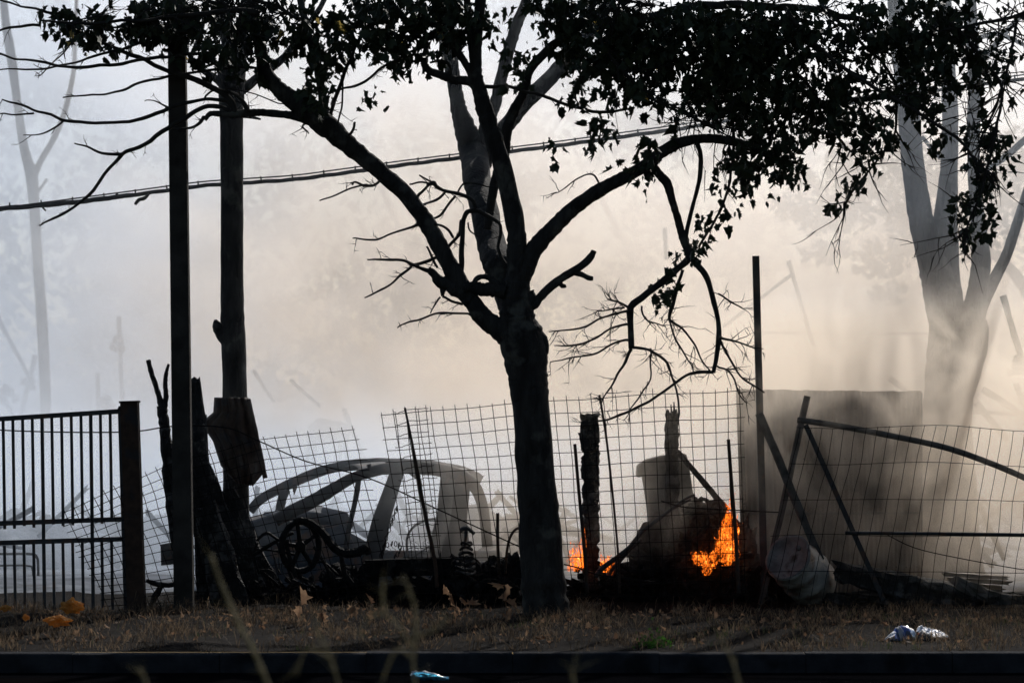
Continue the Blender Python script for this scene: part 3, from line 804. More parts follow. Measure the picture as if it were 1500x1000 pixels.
while gx > -258:
    through = k in (2, 7, 14, 20, 26)
    dx = 3
    if through:
        gbeam((gx - 1, ray_y(top, gx) + 2), (gx + dx, 898), 5, .016, 'bar')
    else:
        gbeam((gx - 1, ray_y(top, gx) + 2), (gx + dx * .5, ray_y(r1, gx) + (5 if k % 3 else 2)), 4.2, .016, 'bar')
        gbeam((gx + 1, ray_y(r2, gx)), (gx + dx, 897), 4.2, .016, 'bar')
    gx -= 14.25; k += 1
pt = MB(); pt.beam(P(201, 905, 24.15), P(190, 590, 24.15), W(25, 24.15), .14)
gp = thing('gate_post', P(201, 905, 24.15), 'square rusty steel post beside the gate with a flat cap', 'post')
pt.build('shaft', M['rust'], gp)
q = MB(); q.beam(P(190, 590, 24.15), P(189.9, 587, 24.15), W(28, 24.15), .16); q.build('cap', M['rust'], gp)
CY = 24.0
cp = MB(); cp.beam(P(270, 905, CY), P(258, -60, CY), W(28, CY), .15, taper=.9)
cp = cp.build_at('concrete_post', M['concrete'], P(270, 905, CY))
tag(cp, 'tall plain concrete post between the gate post and the charred planks', 'post')
bv = cp.modifiers.new('edge', 'BEVEL'); bv.width = .012; bv.segments = 2

# ------------------------------------------------------------ welded wire fences
def mesh_panel(root, topl, botl, nv, nh, Y, w=.0068, seed=0, overhang=(.012, .03), rows=(0.0, 1.0), Yb=None, wob=.006, skipv=(), ragged=0.0):
    rnd = random.Random(seed)
    def at(line, t):
        L = [0]
        for a, b in zip(line, line[1:]): L.append(L[-1] + math.hypot(b[0] - a[0], b[1] - a[1]))
        s = t * L[-1]
        for i in range(len(line) - 1):
            if s <= L[i + 1] + 1e-9:
                return ln(line[i], line[i + 1], (s - L[i]) / (L[i + 1] - L[i]))
        return line[-1]
    def pos(u, v):
        a = at(topl, u); b = at(botl, u)
        x, y = ln(a, b, v)
        p = P(x, y, Y if Yb is None else Y + (Yb - Y) * v)
        p += Vector((mnoise.noise(Vector((u * 6, v * 5, seed))), mnoise.noise(Vector((u * 4, v * 4, seed + 9))) * 4, mnoise.noise(Vector((u * 6, v * 5, seed + 5))))) * wob
        return p
    for i in range(nv + 1):
        if i in skipv: continue
        u = i / nv; L = []
        v0 = -rnd.uniform(*overhang); v1 = 1.0
        for k in range(13): L.append(pos(u, v0 + (v1 - v0) * k / 12))
        MB().tube(L, [w / 2] * len(L), 5).build('wire', M['wire'], root)
    for j in range(nh + 1):
        v = rows[0] + (rows[1] - rows[0]) * j / nh
        u0 = -rnd.uniform(0, .012) - rnd.random() * ragged; u1 = 1 + rnd.uniform(0, .012) + rnd.random() * ragged
        L = []
        for k in range(29):
            p = pos(min(max(u0 + (u1 - u0) * k / 28, 0), 1), v)
            if k == 0: p = p + (pos(0, v) - pos(.03, v)) * (-u0 / .03)
            if k == 28: p = p + (pos(1, v) - pos(.97, v)) * ((u1 - 1) / .03)
            p.y -= w
            L.append(p)
        MB().tube(L, [w / 2] * len(L), 5).build('wire', M['wire'], root)
FY = 24.1
f1 = thing('wire_mesh_fence', P(820, 880, FY), 'upright welded wire mesh fence panel crossing behind the big tree trunk', 'fence')
mesh_panel(f1, [(559, 608), (740, 592), (900, 581), (1083, 572)], [(602, 868), (770, 872), (925, 874), (1092, 868)], 29, 15, FY, seed=1, wob=.012)
f2 = thing('wire_mesh_fence', P(320, 890, FY), 'sagging tilted wire mesh panel draped between gate post and burnt car', 'fence')
mesh_panel(f2, [(95, 750), (130, 733), (245, 682), (380, 643), (517, 629)], [(166, 905), (200, 905), (305, 905), (420, 900), (575, 880)], 27, 17, FY + .1, seed=2, wob=.02, ragged=.02)
f3 = thing('wire_mesh_fence', P(640, 870, FY), 'narrow bent strip of wire mesh overlapping the left end of the upright panel', 'fence')
mesh_panel(f3, [(579, 606), (596, 600), (624, 598)], [(606, 835), (622, 835), (648, 835)], 3, 14, FY - .04, seed=3, wob=.012, ragged=.12)
f4 = thing('wire_stock_fence', P(1330, 890, FY), 'wide-gridded wire fence leaning in front of the smoking yard on the right', 'fence')
mesh_panel(f4, [(1172, 626), (1300, 625), (1400, 625), (1520, 631), (1740, 636), (1960, 632)], [(1112, 890), (1262, 890), (1372, 890), (1498, 890), (1736, 890), (1956, 890)], 48, 5, FY + .15, w=.0054, seed=4, overhang=(0, .006), wob=.02)
# sagging strand between the gate, post and tree
m = MB(); m.ptube([(-40, 628, 2), (60, 632, 2), (150, 633, 2), (205, 631, 2), (255, 624, 2), (330, 626, 2), (380, 646, 2), (450, 676, 2), (540, 700, 2), (640, 745, 2), (760, 800, 2)], 24.45, 5, 5)
tag(m.build_at('loose_wire', M['wire'], P(205, 631, 24.45)), 'single loose wire sagging from the gate across the burnt car', 'wire')

def rodthing(name, pix, Y, mat, label, cat, sides=8, rough=.05, group=None, n=4):
    m = MB(); m.ptube(pix, Y, n, sides, rough, pix[0][0])
    o = m.build_at(name, M[mat], P(pix[-1][0], pix[-1][1], Y), True)
    return tag(o, label, cat, group)
rodthing('fence_stake', [(593, 597, 3.5), (604, 650, 4), (613, 700, 6), (622, 750, 6), (637, 822, 6), (640, 860, 6)], 24.0, 'rust', 'thin leaning iron stake through the left end of the mesh fence', 'stake', group='iron stakes holding the mesh fence')
rodthing('fence_stake', [(842, 650, 5), (848, 720, 5), (857, 815, 6), (860, 868, 6)], 24.0, 'rust', 'short iron stake just right of the big tree trunk', 'stake', group='iron stakes holding the mesh fence')
rodthing('fence_stake', [(878, 578, 3.5), (888, 640, 3.5), (897, 720, 3.5), (905, 806, 3.5), (908, 868, 4)], 24.15, 'rust', 'slender iron stake right of the charred post', 'stake', group='iron stakes holding the mesh fence')
rodthing('fence_stake', [(1067, 643, 5), (1071, 700, 5.5), (1078, 790, 6), (1082, 868, 6)], 24.0, 'rust', 'iron stake standing in front of the tall flames', 'stake', group='iron stakes holding the mesh fence')
rodthing('iron_rod', [(729, 751, 5), (729, 790, 5), (731, 840, 5)], 24.9, 'rust', 'short upright iron rod left of the big tree trunk', 'rod')
rodthing('hooked_rod', [(764, 772, 4), (754, 776, 4), (746, 790, 4), (742, 812, 4), (740, 840, 4)], 24.9, 'rust', 'iron rod with a curled top beside the big tree trunk', 'rod')
# tall mast, crossed bars, bent pipe
m = MB(); m.beam(P(1120, 880, 25.2), P(1107, 375, 25.2), W(10, 25.2), .05)
tag(m.build_at('steel_mast', M['gate'], P(1120, 880, 25.2)), 'tall thin square mast rising from the left edge of the sheet fence', 'pole')
def beamthing(name, a, b, w, t, Y, mat, label, cat, group=None, rag=False, seed=0, Y1=None, w1=None, jag=0):
    m = MB(); p0 = P(a[0], a[1], Y); p1 = P(b[0], b[1], Y if Y1 is None else Y1)
    if rag: m.rag(p0, p1, W(w, Y), t, 9, .22, seed, W(w1 if w1 else w, Y), jag)
    else: m.beam(p0, p1, W(w, Y), t)
    o = m.build_at(name, M[mat], p0)
    return tag(o, label, cat, group)
beamthing('propped_beam', (1202, 820), (1112, 605), 11, .05, 25.0, 'ruin', 'straight beam slanting down from the mast to the white drum', 'beam', 'beams crossed in front of the sheet fence', rag=True, seed=2)
beamthing('propped_beam', (1112, 895), (1183, 580), 9, .04, 25.15, 'ruin', 'faint beam crossing the slanting one and leaning up to the right', 'beam', 'beams crossed in front of the sheet fence', rag=True, seed=3)
beamthing('propped_beam', (1294, 878), (1180, 622), 7, .035, 24.7, 'gate', 'dark thin beam sloping down behind the wire grid to the timber log', 'beam', 'beams crossed in front of the sheet fence')
rodthing('bent_pipe', [(1168, 615, 9), (1220, 622, 9), (1300, 637, 9), (1380, 654, 9), (1440, 674, 9), (1500, 699, 9), (1560, 728, 9)], 24.75, 'ruin', 'long pipe bowing down to the right edge in front of the smoke', 'pipe', n=6)
rodthing('horizontal_bar', [(1238, 780, 5.5), (1330, 781, 5.5), (1430, 782, 5.5), (1560, 784, 5.5)], 24.5, 'gate', 'level thin dark bar fixed across the wire grid fence', 'bar')
rodthing('sagging_wire', [(1300, 783, 1.5), (1340, 802, 1.5), (1400, 816, 1.5), (1500, 834, 1.5), (1560, 840, 1.5)], 24.4, 'wire', 'fine wire hanging below the level bar', 'wire')
rodthing('sagging_wire', [(968, 733, 2), (1000, 742, 2), (1040, 745, 2), (1100, 748, 2), (1140, 750, 2)], 24.8, 'wire', 'slack wire strung above the tall flames', 'wire')
rodthing('sagging_wire', [(826, 826, 2), (850, 832, 2), (880, 842, 2), (960, 852, 2)], 24.3, 'wire', 'thin wire lying low beside the trunk foot in front of the left flames', 'wire')

# ------------------------------------------------------------ corrugated sheet fence
SY = 26.7
sh = thing('sheet_metal_fence', P(1210, 870, SY), 'tall pale corrugated metal sheeting half hidden in smoke behind crossed beams', 'fence')
def corr(a, b, c, d, nu, amp, Y, seed=0, flute=4):
    """corrugated quad a(top left) b(top right) c(bottom right) d(bottom left)"""
    m = MB(); nn = nu * flute
    def f(u, v):
        t_ = ln(a, b, u); q_ = ln(d, c, u); x, y = ln(t_, q_, v)
        p = P(x, y, Y)
        p.y += amp * math.cos(u * nu * 2 * math.pi) + .012 * mnoise.noise(Vector((u * 3, v * 3, seed)))
        p.z += .012 * mnoise.noise(Vector((u * 2.3, 0, seed * 1.7))) * (1 - v)
        p.y += .05 * mnoise.noise(Vector((u * 1.7 + seed, v * 2.3, seed * .7)))
        return p
    return m.grid(f, nn, 10)
edges = [0, .175, .36, .52, .68, .85, 1.0]
for i in range(6):
    u0, u1 = edges[i], edges[i + 1]
    a = ln((1079, 570), (1349, 573), u0); b = ln((1079, 570), (1349, 573), u1 + .004)
    d = ln((1096, 875), (1349, 872), u0); c = ln((1096, 875), (1349, 872), u1 + .004)
    o = corr(a, b, c, d, 6, .012, SY + (.006 if i % 2 else 0) + .01 * math.sin(i * 2), i).build('panel', M['sheet'], sh, True)
for y in (598, 672, 752, 830):
    for x in range(1088, 1346, 15):
        q = MB(); c = P(x, y, SY - .022); q.tube([c, c - Vector((0, .008, 0))], [.009, .006], 7); q.build('fixing', M['rust'], sh)
for y in (590, 750):
    q = MB(); q.beam(P(1086, y, SY + .05), P(1349, y, SY + .05), .05, .04); q.build('rail', M['ruin'], sh)
q = MB(); q.beam(P(1086, 752, SY - .03), P(1345, 751, SY - .03), .02, .008); q.build('seam', M['ruin'], sh)
q = MB(); q.beam(P(1093, 875, SY - .03), P(1083, 571, SY - .03), .06, .05); q.build('edge_post', M['sootheap'], sh)
q = MB(); q.beam(P(1120, 875, SY + .08), P(1120, 575, SY + .08), .07, .07); q.beam(P(1345, 875, SY + .08), P(1345, 575, SY + .08), .07, .07); q.build('post', M['ruin'], sh)

# ------------------------------------------------------------ white drum
DY = 24.95
dr = thing('white_drum', P(1180, 890, DY), 'scorched white drum lying tilted under the crossed beams', 'drum')
c0 = P(1154, 815, DY - .12); c1 = P(1203, 866, DY + .42)
ax = (c1 - c0).normalized(); ua = ax.cross(Vector((0, 0, 1))).normalized(); va = ax.cross(ua)
def ringpt(c, r, a): return c + ua * (math.cos(a) * r) + va * (math.sin(a) * r)
prof = [(0, .200), (.02, .215), (.05, .205), (.16, .215), (.20, .226), (.22, .215), (.36, .222), (.40, .232), (.42, .222), (.58, .225), (.63, .205), (.67, .15)]
L_ = .62
m = MB()
m.grid(lambda u, v: ringpt(c0 + ax * (prof[min(int(v * (len(prof) - 1) + .5), len(prof) - 1)][0] * L_ / .67), prof[min(int(v * (len(prof) - 1) + .5), len(prof) - 1)][1] * (1 + .05 * mnoise.noise(Vector((math.cos(u * 6.283) * 1.4, math.sin(u * 6.283) * 1.4, v * 2.5)))), u * 2 * math.pi), 40, len(prof) - 1, True)
m.build('body', add_cracks(M['drum'], (5, 5, 5), .006, .5), dr, True)
M['drumlid'] = mat_noise('scorched_lid', (.10, .09, .085), (.26, .25, .24), 6, .7, .5, 40, c3=(.06, .045, .035), s3=6)
m = MB(); n = 32; b0 = len(m.v); m.v.append(c0 + ax * .03)
for r_, dd in ((.08, .03), (.17, .025), (.188, .0), (.208, -.006), (.214, .012)):
    for k in range(n): m.v.append(ringpt(c0 + ax * dd, r_ * (1 + .02 * math.sin(k)), 2 * math.pi * k / n))
for k in range(n): m.f.append((0, 1 + k, 1 + (k + 1) % n))
for j in range(4):
    for k in range(n): m.f.append((1 + j * n + k, 1 + (j + 1) * n + k, 1 + (j + 1) * n + (k + 1) % n, 1 + j * n + (k + 1) % n))
lid_ = m.build('lid', M['drumlid'], dr, True)
m = MB(); m.tube([c0 + ua * .09 + va * -.08 - ax * .0, c0 + ua * .09 + va * -.08 - ax * .03], [.022, .022], 10); m.build('bung', M['drumlid'], lid_, True)

# ------------------------------------------------------------ charred timber pile, right
def ragthing(name, a, b, w, t, Y, seed, label, cat='timber', group=None, w1=None, jag=.04, Y1=None, mat='char'):
    return beamthing(name, a, b, w, t, Y, mat, label, cat, group, True, seed, Y1, w1, jag)
G1 = 'charred timbers heaped on the right'
ragthing('charred_log', (1420, 880), (1224, 836), 38, .22, 24.95, 5, 'thick charred log with a blunt end poking left from the timber heap', group=G1, w1=30, jag=.09)
ragthing('charred_beam', (1515, 900), (1300, 848), 40, .3, 25.5, 6, 'heavy burnt beam sloping to the right edge below the pale boards', group=G1, w1=26)
ragthing('charred_beam', (1500, 880), (1340, 862), 16, .16, 25.0, 7, 'thin blackened beam lying along the top of the timber heap', group=G1, jag=.08)
for i, (a, b, w_) in enumerate((((1382, 840), (1475, 846), 6), ((1390, 848), (1478, 853), 6), ((1400, 856), (1470, 861), 7))):
    ragthing('scorched_board', a, b, w_, .18, 25.6 + .03 * i, 20 + i, ('uppermost', 'middle', 'lowest')[i] + ' of three pale boards stacked on the charred heap', 'board', 'pale boards stacked on the heap', jag=.05, mat='sheet')
ragthing('grey_slab', (1398, 852), (1520, 905), 20, .4, 25.0, 9, 'grey slab sloping into the lower right corner of the heap', 'slab', jag=.01, mat='ruin')
m = MB(); rr = random.Random(3)
for i in range(70):
    x = rr.uniform(1205, 1540); y = rr.uniform(872, 896)
    m.rag(P(x - rr.uniform(10, 45), y + rr.uniform(-6, 6), 25.2), P(x + rr.uniform(10, 45), y + rr.uniform(-8, 8), 25.2 + rr.uniform(-.5, .3)), W(rr.uniform(5, 14), 25), rr.uniform(.03, .09), 4, .3, i, jag=.03)
m.lump(P(1330, 905, 25.3), (W(110, 25.3), .45, W(26, 25.3)), 1, .35, 3, 30, 12)
m.lump(P(1480, 905, 25.3), (W(90, 25.3), .4, W(34, 25.3)), 2, .35, 3, 30, 12)
tag(m.build('rubble', M['char']), kind='stuff')

# ------------------------------------------------------------ charred posts and bin in the middle
q = MB(); q.rag(P(866, 862, 25.2), P(864, 606, 25.2), W(21, 25.2), .1, 44, .34, 4, W(25, 25.2), .035); q.rag(P(860, 655, 25.18), P(854, 632, 25.18), W(14, 25.2), .05, 3, .3, 2)
tag(q.build_at('charred_post', M['char'], P(866, 862, 25.2)), 'thick blunt-topped charred post standing beside the left flames', 'post')
q = MB(); q.rag(P(985, 860, 25.45), P(984, 600, 25.45), W(21, 25.4), .09, 36, .34, 8, W(18, 25.4), .07)
for k in range(5): q.rag(P(979 + k * 3, 622, 25.45), P(976 + k * 3.4 + (k > 2) * 1, 612 - (5, 12, 20, 24, 10)[k], 25.45), .04, .04, 3, .3, k, .006)
tag(q.build_at('charred_post', M['char'], P(985, 860, 25.45)), 'splintered charred post with a jagged tip behind the tilted bin', 'post')
bn = thing('tilted_bin', P(985, 800, 25.8), 'leaning rubbish bin with an overhanging lid in front of the splintered post', 'bin')
BY = 25.85
q = MB(); q.slab([P(941, 690, BY), P(1008, 672, BY), P(1026, 790, BY), P(960, 812, BY)], .36); bo = q.build('body', M['ruin'], bn); bo.modifiers.new('edge', 'BEVEL').width = .02
q = MB(); q.slab([P(934, 700, BY - .03), P(935, 682, BY - .03), P(948, 673, BY - .03), P(972, 667, BY - .03), P(1005, 664, BY - .03), P(1009, 677, BY - .03), P(975, 685, BY - .03)], .42); lo_ = q.build('lid', M['ruin'], bn); lo_.modifiers.new('edge', 'BEVEL').width = .012
ragthing('leaning_stick', (1066, 748), (992, 660), 9, .04, 25.3, 3, 'charred stick slanting from the splintered post down to the tall flames', 'stick', w1=7)
for i, (pp) in enumerate(([(1018, 724, 4), (1000, 733, 4), (965, 760, 5), (940, 779, 6), (925, 798, 6), (905, 815, 7), (882, 832, 8), (872, 845, 8)], [(1012, 731, 3), (985, 745, 4), (960, 762, 4), (930, 790, 5), (915, 812, 5), (900, 828, 6), (890, 846, 6)], [(940, 790, 4), (922, 806, 5), (905, 826, 5), (892, 850, 6)])):
    rodthing('bent_rod', pp, 24.9 + .05 * i, 'gate', ('upper', 'middle', 'lowest')[i] + ' of three bent rods curving down into the heap between two fires', 'rod', group='bent rods between the fires')

# burning heap
m = MB(); rr = random.Random(7)
for (cx, cy_, rx, ry, s) in ((930, 860, 60, 34, 1), (975, 835, 52, 62, 2), (1012, 800, 30, 36, 3), (1030, 780, 28, 40, 13), (1048, 790, 18, 46, 14), (1005, 835, 40, 40, 15), (1035, 855, 56, 50, 4), (1080, 850, 36, 75, 5), (1125, 868, 46, 44, 6), (880, 872, 50, 26, 7), (850, 880, 40, 18, 8), (1022, 748, 22, 12, 9), (1045, 752, 16, 12, 19)):
    m.lump(P(cx, cy_, 25.7), (W(rx, 25.7), .35, W(ry, 25.7)), s, .6, 3.6, 40, 22)
for i in range(110):
    x = rr.uniform(840, 1140); y = rr.uniform(830, 880) - 60 * math.exp(-((x - 1020) / 60) ** 2) * rr.random()
    m.rag(P(x, y, 25.35 + rr.uniform(-.3, .3)), P(x + rr.uniform(-30, 30), y + rr.uniform(-22, 22), 25.35 + rr.uniform(-.3, .3)), W(rr.uniform(4, 9), 25), rr.uniform(.02, .05), 3, .3, i, jag=.02)
tag(m.build('burning_rubble', M['sootheap'], smooth=False), kind='stuff')
# curled crust on top of the heap
q = MB(); q.ptube([(1020, 738, 5), (1026, 732, 8), (1033, 731, 6), (1040, 737, 9), (1050, 735, 7), (1058, 742, 8)], 25.3, 3, 7, .5, 1)
tag(q.build_at('curled_scrap', M['char'], P(1040, 740, 25.3)), 'small curled black scrap on top of the burning heap', 'scrap')

# ------------------------------------------------------------ left debris: forked stick, planks, sheet round the trunk
G2 = 'charred planks leaning by the concrete post'
LY = 25.0
fs = thing('forked_stick', P(262, 860, LY), 'charred forked branch standing upright left of the concrete post', 'branch')
q = MB(); q.ptube([(270, 880, 16), (262, 830, 14), (254, 770, 15), (247, 700, 17), (244, 650, 18), (240, 618, 17), (236, 594, 14)], LY, 5, 9, .35, 1); q.build('stem', M['char'], fs)
q = MB(); q.ptube([(240, 600, 12), (235, 588, 10), (230, 570, 8), (222, 546, 8), (217, 527, 7)], LY, 5, 8, .3, 2); q.build('prong', M['char'], fs)
q = MB(); q.ptube([(239, 600, 12), (243, 580, 8), (242, 560, 7), (244, 544, 6), (247, 533, 4)], LY, 5, 8, .3, 3); q.build('prong', M['char'], fs)
ragthing('charred_plank', (310, 880), (281, 556), 36, .06, 25.1, 11, 'tall charred plank with a sunlit right edge just right of the concrete post', 'plank', G2, w1=26, jag=.05)
ragthing('charred_plank', (372, 890), (288, 668), 52, .08, 25.3, 12, 'wide charred plank leaning left under the hanging metal sheet', 'plank', G2, w1=24, jag=.05)
ragthing('charred_plank', (340, 905), (300, 735), 60, .10, 24.95, 13, 'short broad charred plank standing in front of the wide one', 'plank', G2, w1=34, jag=.06)
ragthing('charred_plank', (402, 905), (330, 720), 52, .10, 25.4, 14, 'charred plank leaning left against the foot of the bare trunk', 'plank', G2, w1=30, jag=.05)
ragthing('charred_plank', (302, 900), (292, 610), 26, .05, 25.35, 15, 'thin charred plank behind the tall sunlit one', 'plank', G2, w1=20, jag=.05)
# metal sheet
SHY = 25.72
ms = thing('crumpled_sheet', P(345, 690, SHY), 'crumpled corrugated metal sheet wrapped round the bare trunk above the planks', 'metal sheet')
q = MB()
outl = [(314, 583), (326, 579), (345, 582), (361, 583), (366, 586), (377, 630), (384, 665), (390, 697), (380, 704), (371, 710), (350, 702), (328, 690), (318, 660), (308, 638), (294, 618), (304, 612), (314, 607)]
def sheet_pt(u, v):
    # left and right edges of the outline by height
    Lf = [(314, 582), (313, 604), (294, 619), (312, 646), (324, 682), (346, 706)]
    Rt = [(363, 582), (370, 602), (377, 628), (382, 655), (388, 690), (371, 711)]
    k = v * 5; i = min(int(k), 4); f = k - i
    a = ln(Lf[i], Lf[i + 1], f); b = ln(Rt[i], Rt[i + 1], f)
    x, y = ln(a, b, u)
    p = P(x, y, SHY)
    p.y += -.10 * math.sin(u * math.pi) + .022 * math.cos(u * 2 * math.pi * 5 + v * 1.2) + .05 * mnoise.noise(Vector((u * 3, v * 3, 2)))
    return p
q.grid(sheet_pt, 60, 30)
o = q.build('sheet', M['rust'], ms, True); md = o.modifiers.new('thick', 'SOLIDIFY'); md.thickness = .004
q = MB(); q.rag(P(364, 584, SHY - .02), P(389, 700, SHY - .02), W(6, 26), .02, 12, .3, 3); q.build('folded_edge', M['rust'], o)
m = MB(); m.slab([P(235, 797, 25.9), P(252, 794, 25.9), P(254, 826, 25.9), P(236, 828, 25.9)], .12)
tag(m.build_at('metal_box', M['gate'], P(245, 826, 25.9)), 'small square metal box beside the forked branch', 'box')
rodthing('burnt_stick', [(214, 850, 6), (235, 856, 8), (258, 855, 7), (275, 851, 6)], 24.6, 'char', 'short burnt stick lying low between gate post and concrete post', 'stick', rough=.4)
rodthing('burnt_stick', [(236, 858, 8), (230, 868, 10), (222, 884, 7), (218, 892, 5)], 24.6, 'char', 'stubby burnt stick hanging down behind the bottom of the sagging mesh', 'stick', rough=.4)

# ------------------------------------------------------------ burnt car
car = thing('burnt_car', P(545, 850, 27.4), 'burnt-out car shell with bare roof arches behind the wire mesh', 'car')
cn, cf = 26.7, 28.2
def carpart(name, pix, Y=None, oval=.6, rough=.12, n=5, sides=10):
    q = MB(); q.ptube(pix, Y, n, sides, rough, pix[0][0]); return q.build(name, M['car'], car, True)
carpart('roof_rail', [(366, 748, 14, cf), (385, 729, 14, cf), (428, 707, 15, cf), (470, 690, 15, cf), (505, 682, 15, cf), (540, 679, 17, cf), (590, 680, 18, cf), (640, 684, 18, cf), (684, 694, 18, cf), (705, 704, 16, cf)])
carpart('roof_rail', [(404, 762, 20, cn), (430, 748, 20, cn), (462, 731, 20, cn), (490, 715, 18, cn), (512, 702, 16, cn), (535, 693, 16, cn), (565, 686, 18, cn), (600, 684, 20, cn), (640, 687, 20, cn), (672, 695, 20, cn), (695, 712, 18, cn), (708, 745, 16, cn), (714, 800, 16, cn)])
# door pillar, front frame, rear pillars
q = MB(); q.slab([P(572, 688, cn), P(592, 690, cn), P(572, 760, cn), (P(560, 825, cn)), P(528, 825, cn), P(545, 760, cn)], .08); o = q.build('door_pillar', M['car'], car); o.modifiers.new('edge', 'BEVEL').width = .015
carpart('window_frame', [(525, 698, 9, cn), (524, 712, 9, cn), (520, 735, 8, cn), (512, 770, 8, cn), (505, 810, 9, cn)], sides=6)
carpart('window_frame', [(418, 716, 16, cf), (412, 735, 14, cf), (408, 760, 16, cf)], sides=6)
q = MB(); q.slab([P(646, 690, cf), P(680, 696, cf), P(660, 760, cf), P(648, 830, cf), P(622, 830, cf), P(640, 750, cf)], .06); q.build('rear_pillar', M['car'], car)
q = MB(); q.slab([P(668, 694, cn), P(690, 700, cn), P(684, 760, cn), P(690, 830, cn), P(640, 830, cn), P(660, 760, cn)], .08); o = q.build('rear_pillar', M['car'], car); o.modifiers.new('edge', 'BEVEL').width = .015
# roof skin
q = MB()
def roofp(u, v):
    a = P(*ln((505, 684), (690, 696), u), cf); b = P(*ln((530, 694), (680, 697), u), cn)
    p = a.lerp(b, v); p.z += .05 * math.sin(v * math.pi) + .03 * math.sin(u * math.pi) - .05 * mnoise.noise(Vector((u * 2.5, v * 2, 1)))
    return p
q.grid(roofp, 16, 10); o = q.build('roof', M['car'], car, True); o.modifiers.new('t', 'SOLIDIFY').thickness = .004
# body sides, bonnet, dashboard
def side(pts, name, Y, th=.1):
    q = MB(); q.slab([P(a, b, Y) for a, b in pts], th); o = q.build(name, M['carash'], car); o.modifiers.new('edge', 'BEVEL').width = .02; return o
side([(345, 770), (400, 752), (440, 770), (505, 768), (520, 800), (512, 880), (345, 880)], 'front_wing', cn)
side([(505, 806), (545, 810), (545, 880), (505, 880)], 'door', cn + .02)
side([(545, 822), (720, 822), (728, 850), (724, 880), (545, 880)], 'door', cn)
side([(330, 772), (420, 745), (480, 762), (560, 806), (735, 806), (740, 870), (330, 870)], 'far_side', cf + .02)
q = MB(); q.lump(P(450, 762, 27.4), (W(64, 27.4), .5, W(22, 27.4)), 3, .3, 2, 24, 12); q.build('dashboard', M['carash'], car, True)
q = MB(); q.grid(lambda u, v: P(330 + 100 * u, 775 - 22 * u, 27.0).lerp(P(330 + 100 * u, 768 - 20 * u, 28.2), v) + Vector((0, 0, .05 * math.sin(u * 3) * math.sin(v * 3.1))), 10, 8); o = q.build('bonnet', M['car'], car, True); o.modifiers.new('t', 'SOLIDIFY').thickness = .006
# torn sheet and sprung seats
rr = random.Random(44)
for i, (x, y, l) in enumerate(((432, 712, 14), (482, 690, 10), (540, 680, 12), (600, 690, 16), (628, 690, 12), (660, 697, 18), (690, 705, 16), (470, 735, 12), (610, 694, 22))):
    q = MB(); a = P(x, y, cn - .02); b = P(x + rr.uniform(-14, 18), y + rr.choice((-1, 1, 1)) * rr.uniform(.4, 1) * l, cn - .05 + rr.uniform(-.1, .1)); q.rag(a, b, W(rr.uniform(5, 11), cn), .006, 5, .45, i, .01, .02); q.build('torn_metal', M['car'], car)
for j, x in enumerate((556, 604, 622)):
    for k in range(4):
        q = MB(); c = P(x + k * 7, 812, 27.5); q.tube([c + Vector((.018 * math.cos(t * .8), .018 * math.sin(t * .8), .006 * t)) for t in range(26 - 4 * k)], [.003] * (26 - 4 * k), 4, cap=False); q.build('seat_spring', M['car'], car)
# seat frame inside
carpart('seat_frame', [(600, 830, 4, 27.5), (596, 790, 4, 27.5), (610, 768, 4, 27.5), (640, 760, 4, 27.5), (652, 780, 4, 27.5), (655, 830, 4, 27.5)], sides=6)
carpart('seat_frame', [(590, 826, 3, 27.7), (640, 792, 3, 27.7), (655, 830, 3, 27.7)], sides=5, n=1)

# ------------------------------------------------------------ wheel, machine frame and chain in front of the car
WYy = 24.75
wh = thing('handwheel', P(440, 850, WYy), 'cast iron wheel with spokes standing in the debris in front of the car', 'wheel')
wc = P(440, 800, WYy)
def ell(a, rx, rz, c=wc, dy=0): return c + Vector((W(rx, WYy) * math.cos(a), dy + .10 * math.cos(a), W(rz, WYy) * math.sin(a)))
q = MB(); pts = [ell(2 * math.pi * k / 36, 26, 36) for k in range(37)]; q.tube(pts, [W(9.5, WYy) / 2 * (1 + .12 * math.sin(k * 2.1)) for k in range(37)], 8, cap=False); rim_ = q.build('rim', M['soot'], wh, True)
for a in (.5, 1.75, 3.0, 4.2, 5.4):
    q = MB(); q.tube([wc, ell(a, 25, 35)], [W(8, WYy) / 2, W(6, WYy) / 2], 7, .15); q.build('spoke', M['soot'], wh, True)
q = MB(); q.tube([wc - Vector((0, .06, 0)), wc + Vector((0, .06, 0))], [W(8, WYy), W(8, WYy)], 12); q.build('hub', M['soot'], wh, True)
for k in range(10):
    q = MB(); p = ell(2 * math.pi * k / 10 + .2, 26, 36); q.tube([p - Vector((0, .035, 0)), p - Vector((0, .02, 0))], [.008, .008], 6); q.build('bolt', M['soot'], rim_)
q = MB(); q.ptube([(430, 764, 9), (445, 762, 11), (462, 770, 12), (476, 784, 12), (488, 800, 13), (505, 810, 14), (525, 808, 14), (536, 802, 12), (540, 812, 10)], WYy - .05, 5, 8, .3, 2)
q.ptube([(420, 790, 6), (424, 815, 6), (434, 845, 6)], WYy - .08, 3, 7, .2, 3)
tag(q.build_at('curved_arm', M['soot'], P(488, 806, WYy)), 'thick curved metal arm sweeping from the wheel to the car door pillar', 'machine arm')
fr = thing('tangled_frame', P(395, 850, 24.8), 'tangle of thin bent metal bars left of the iron wheel', 'metal frame')
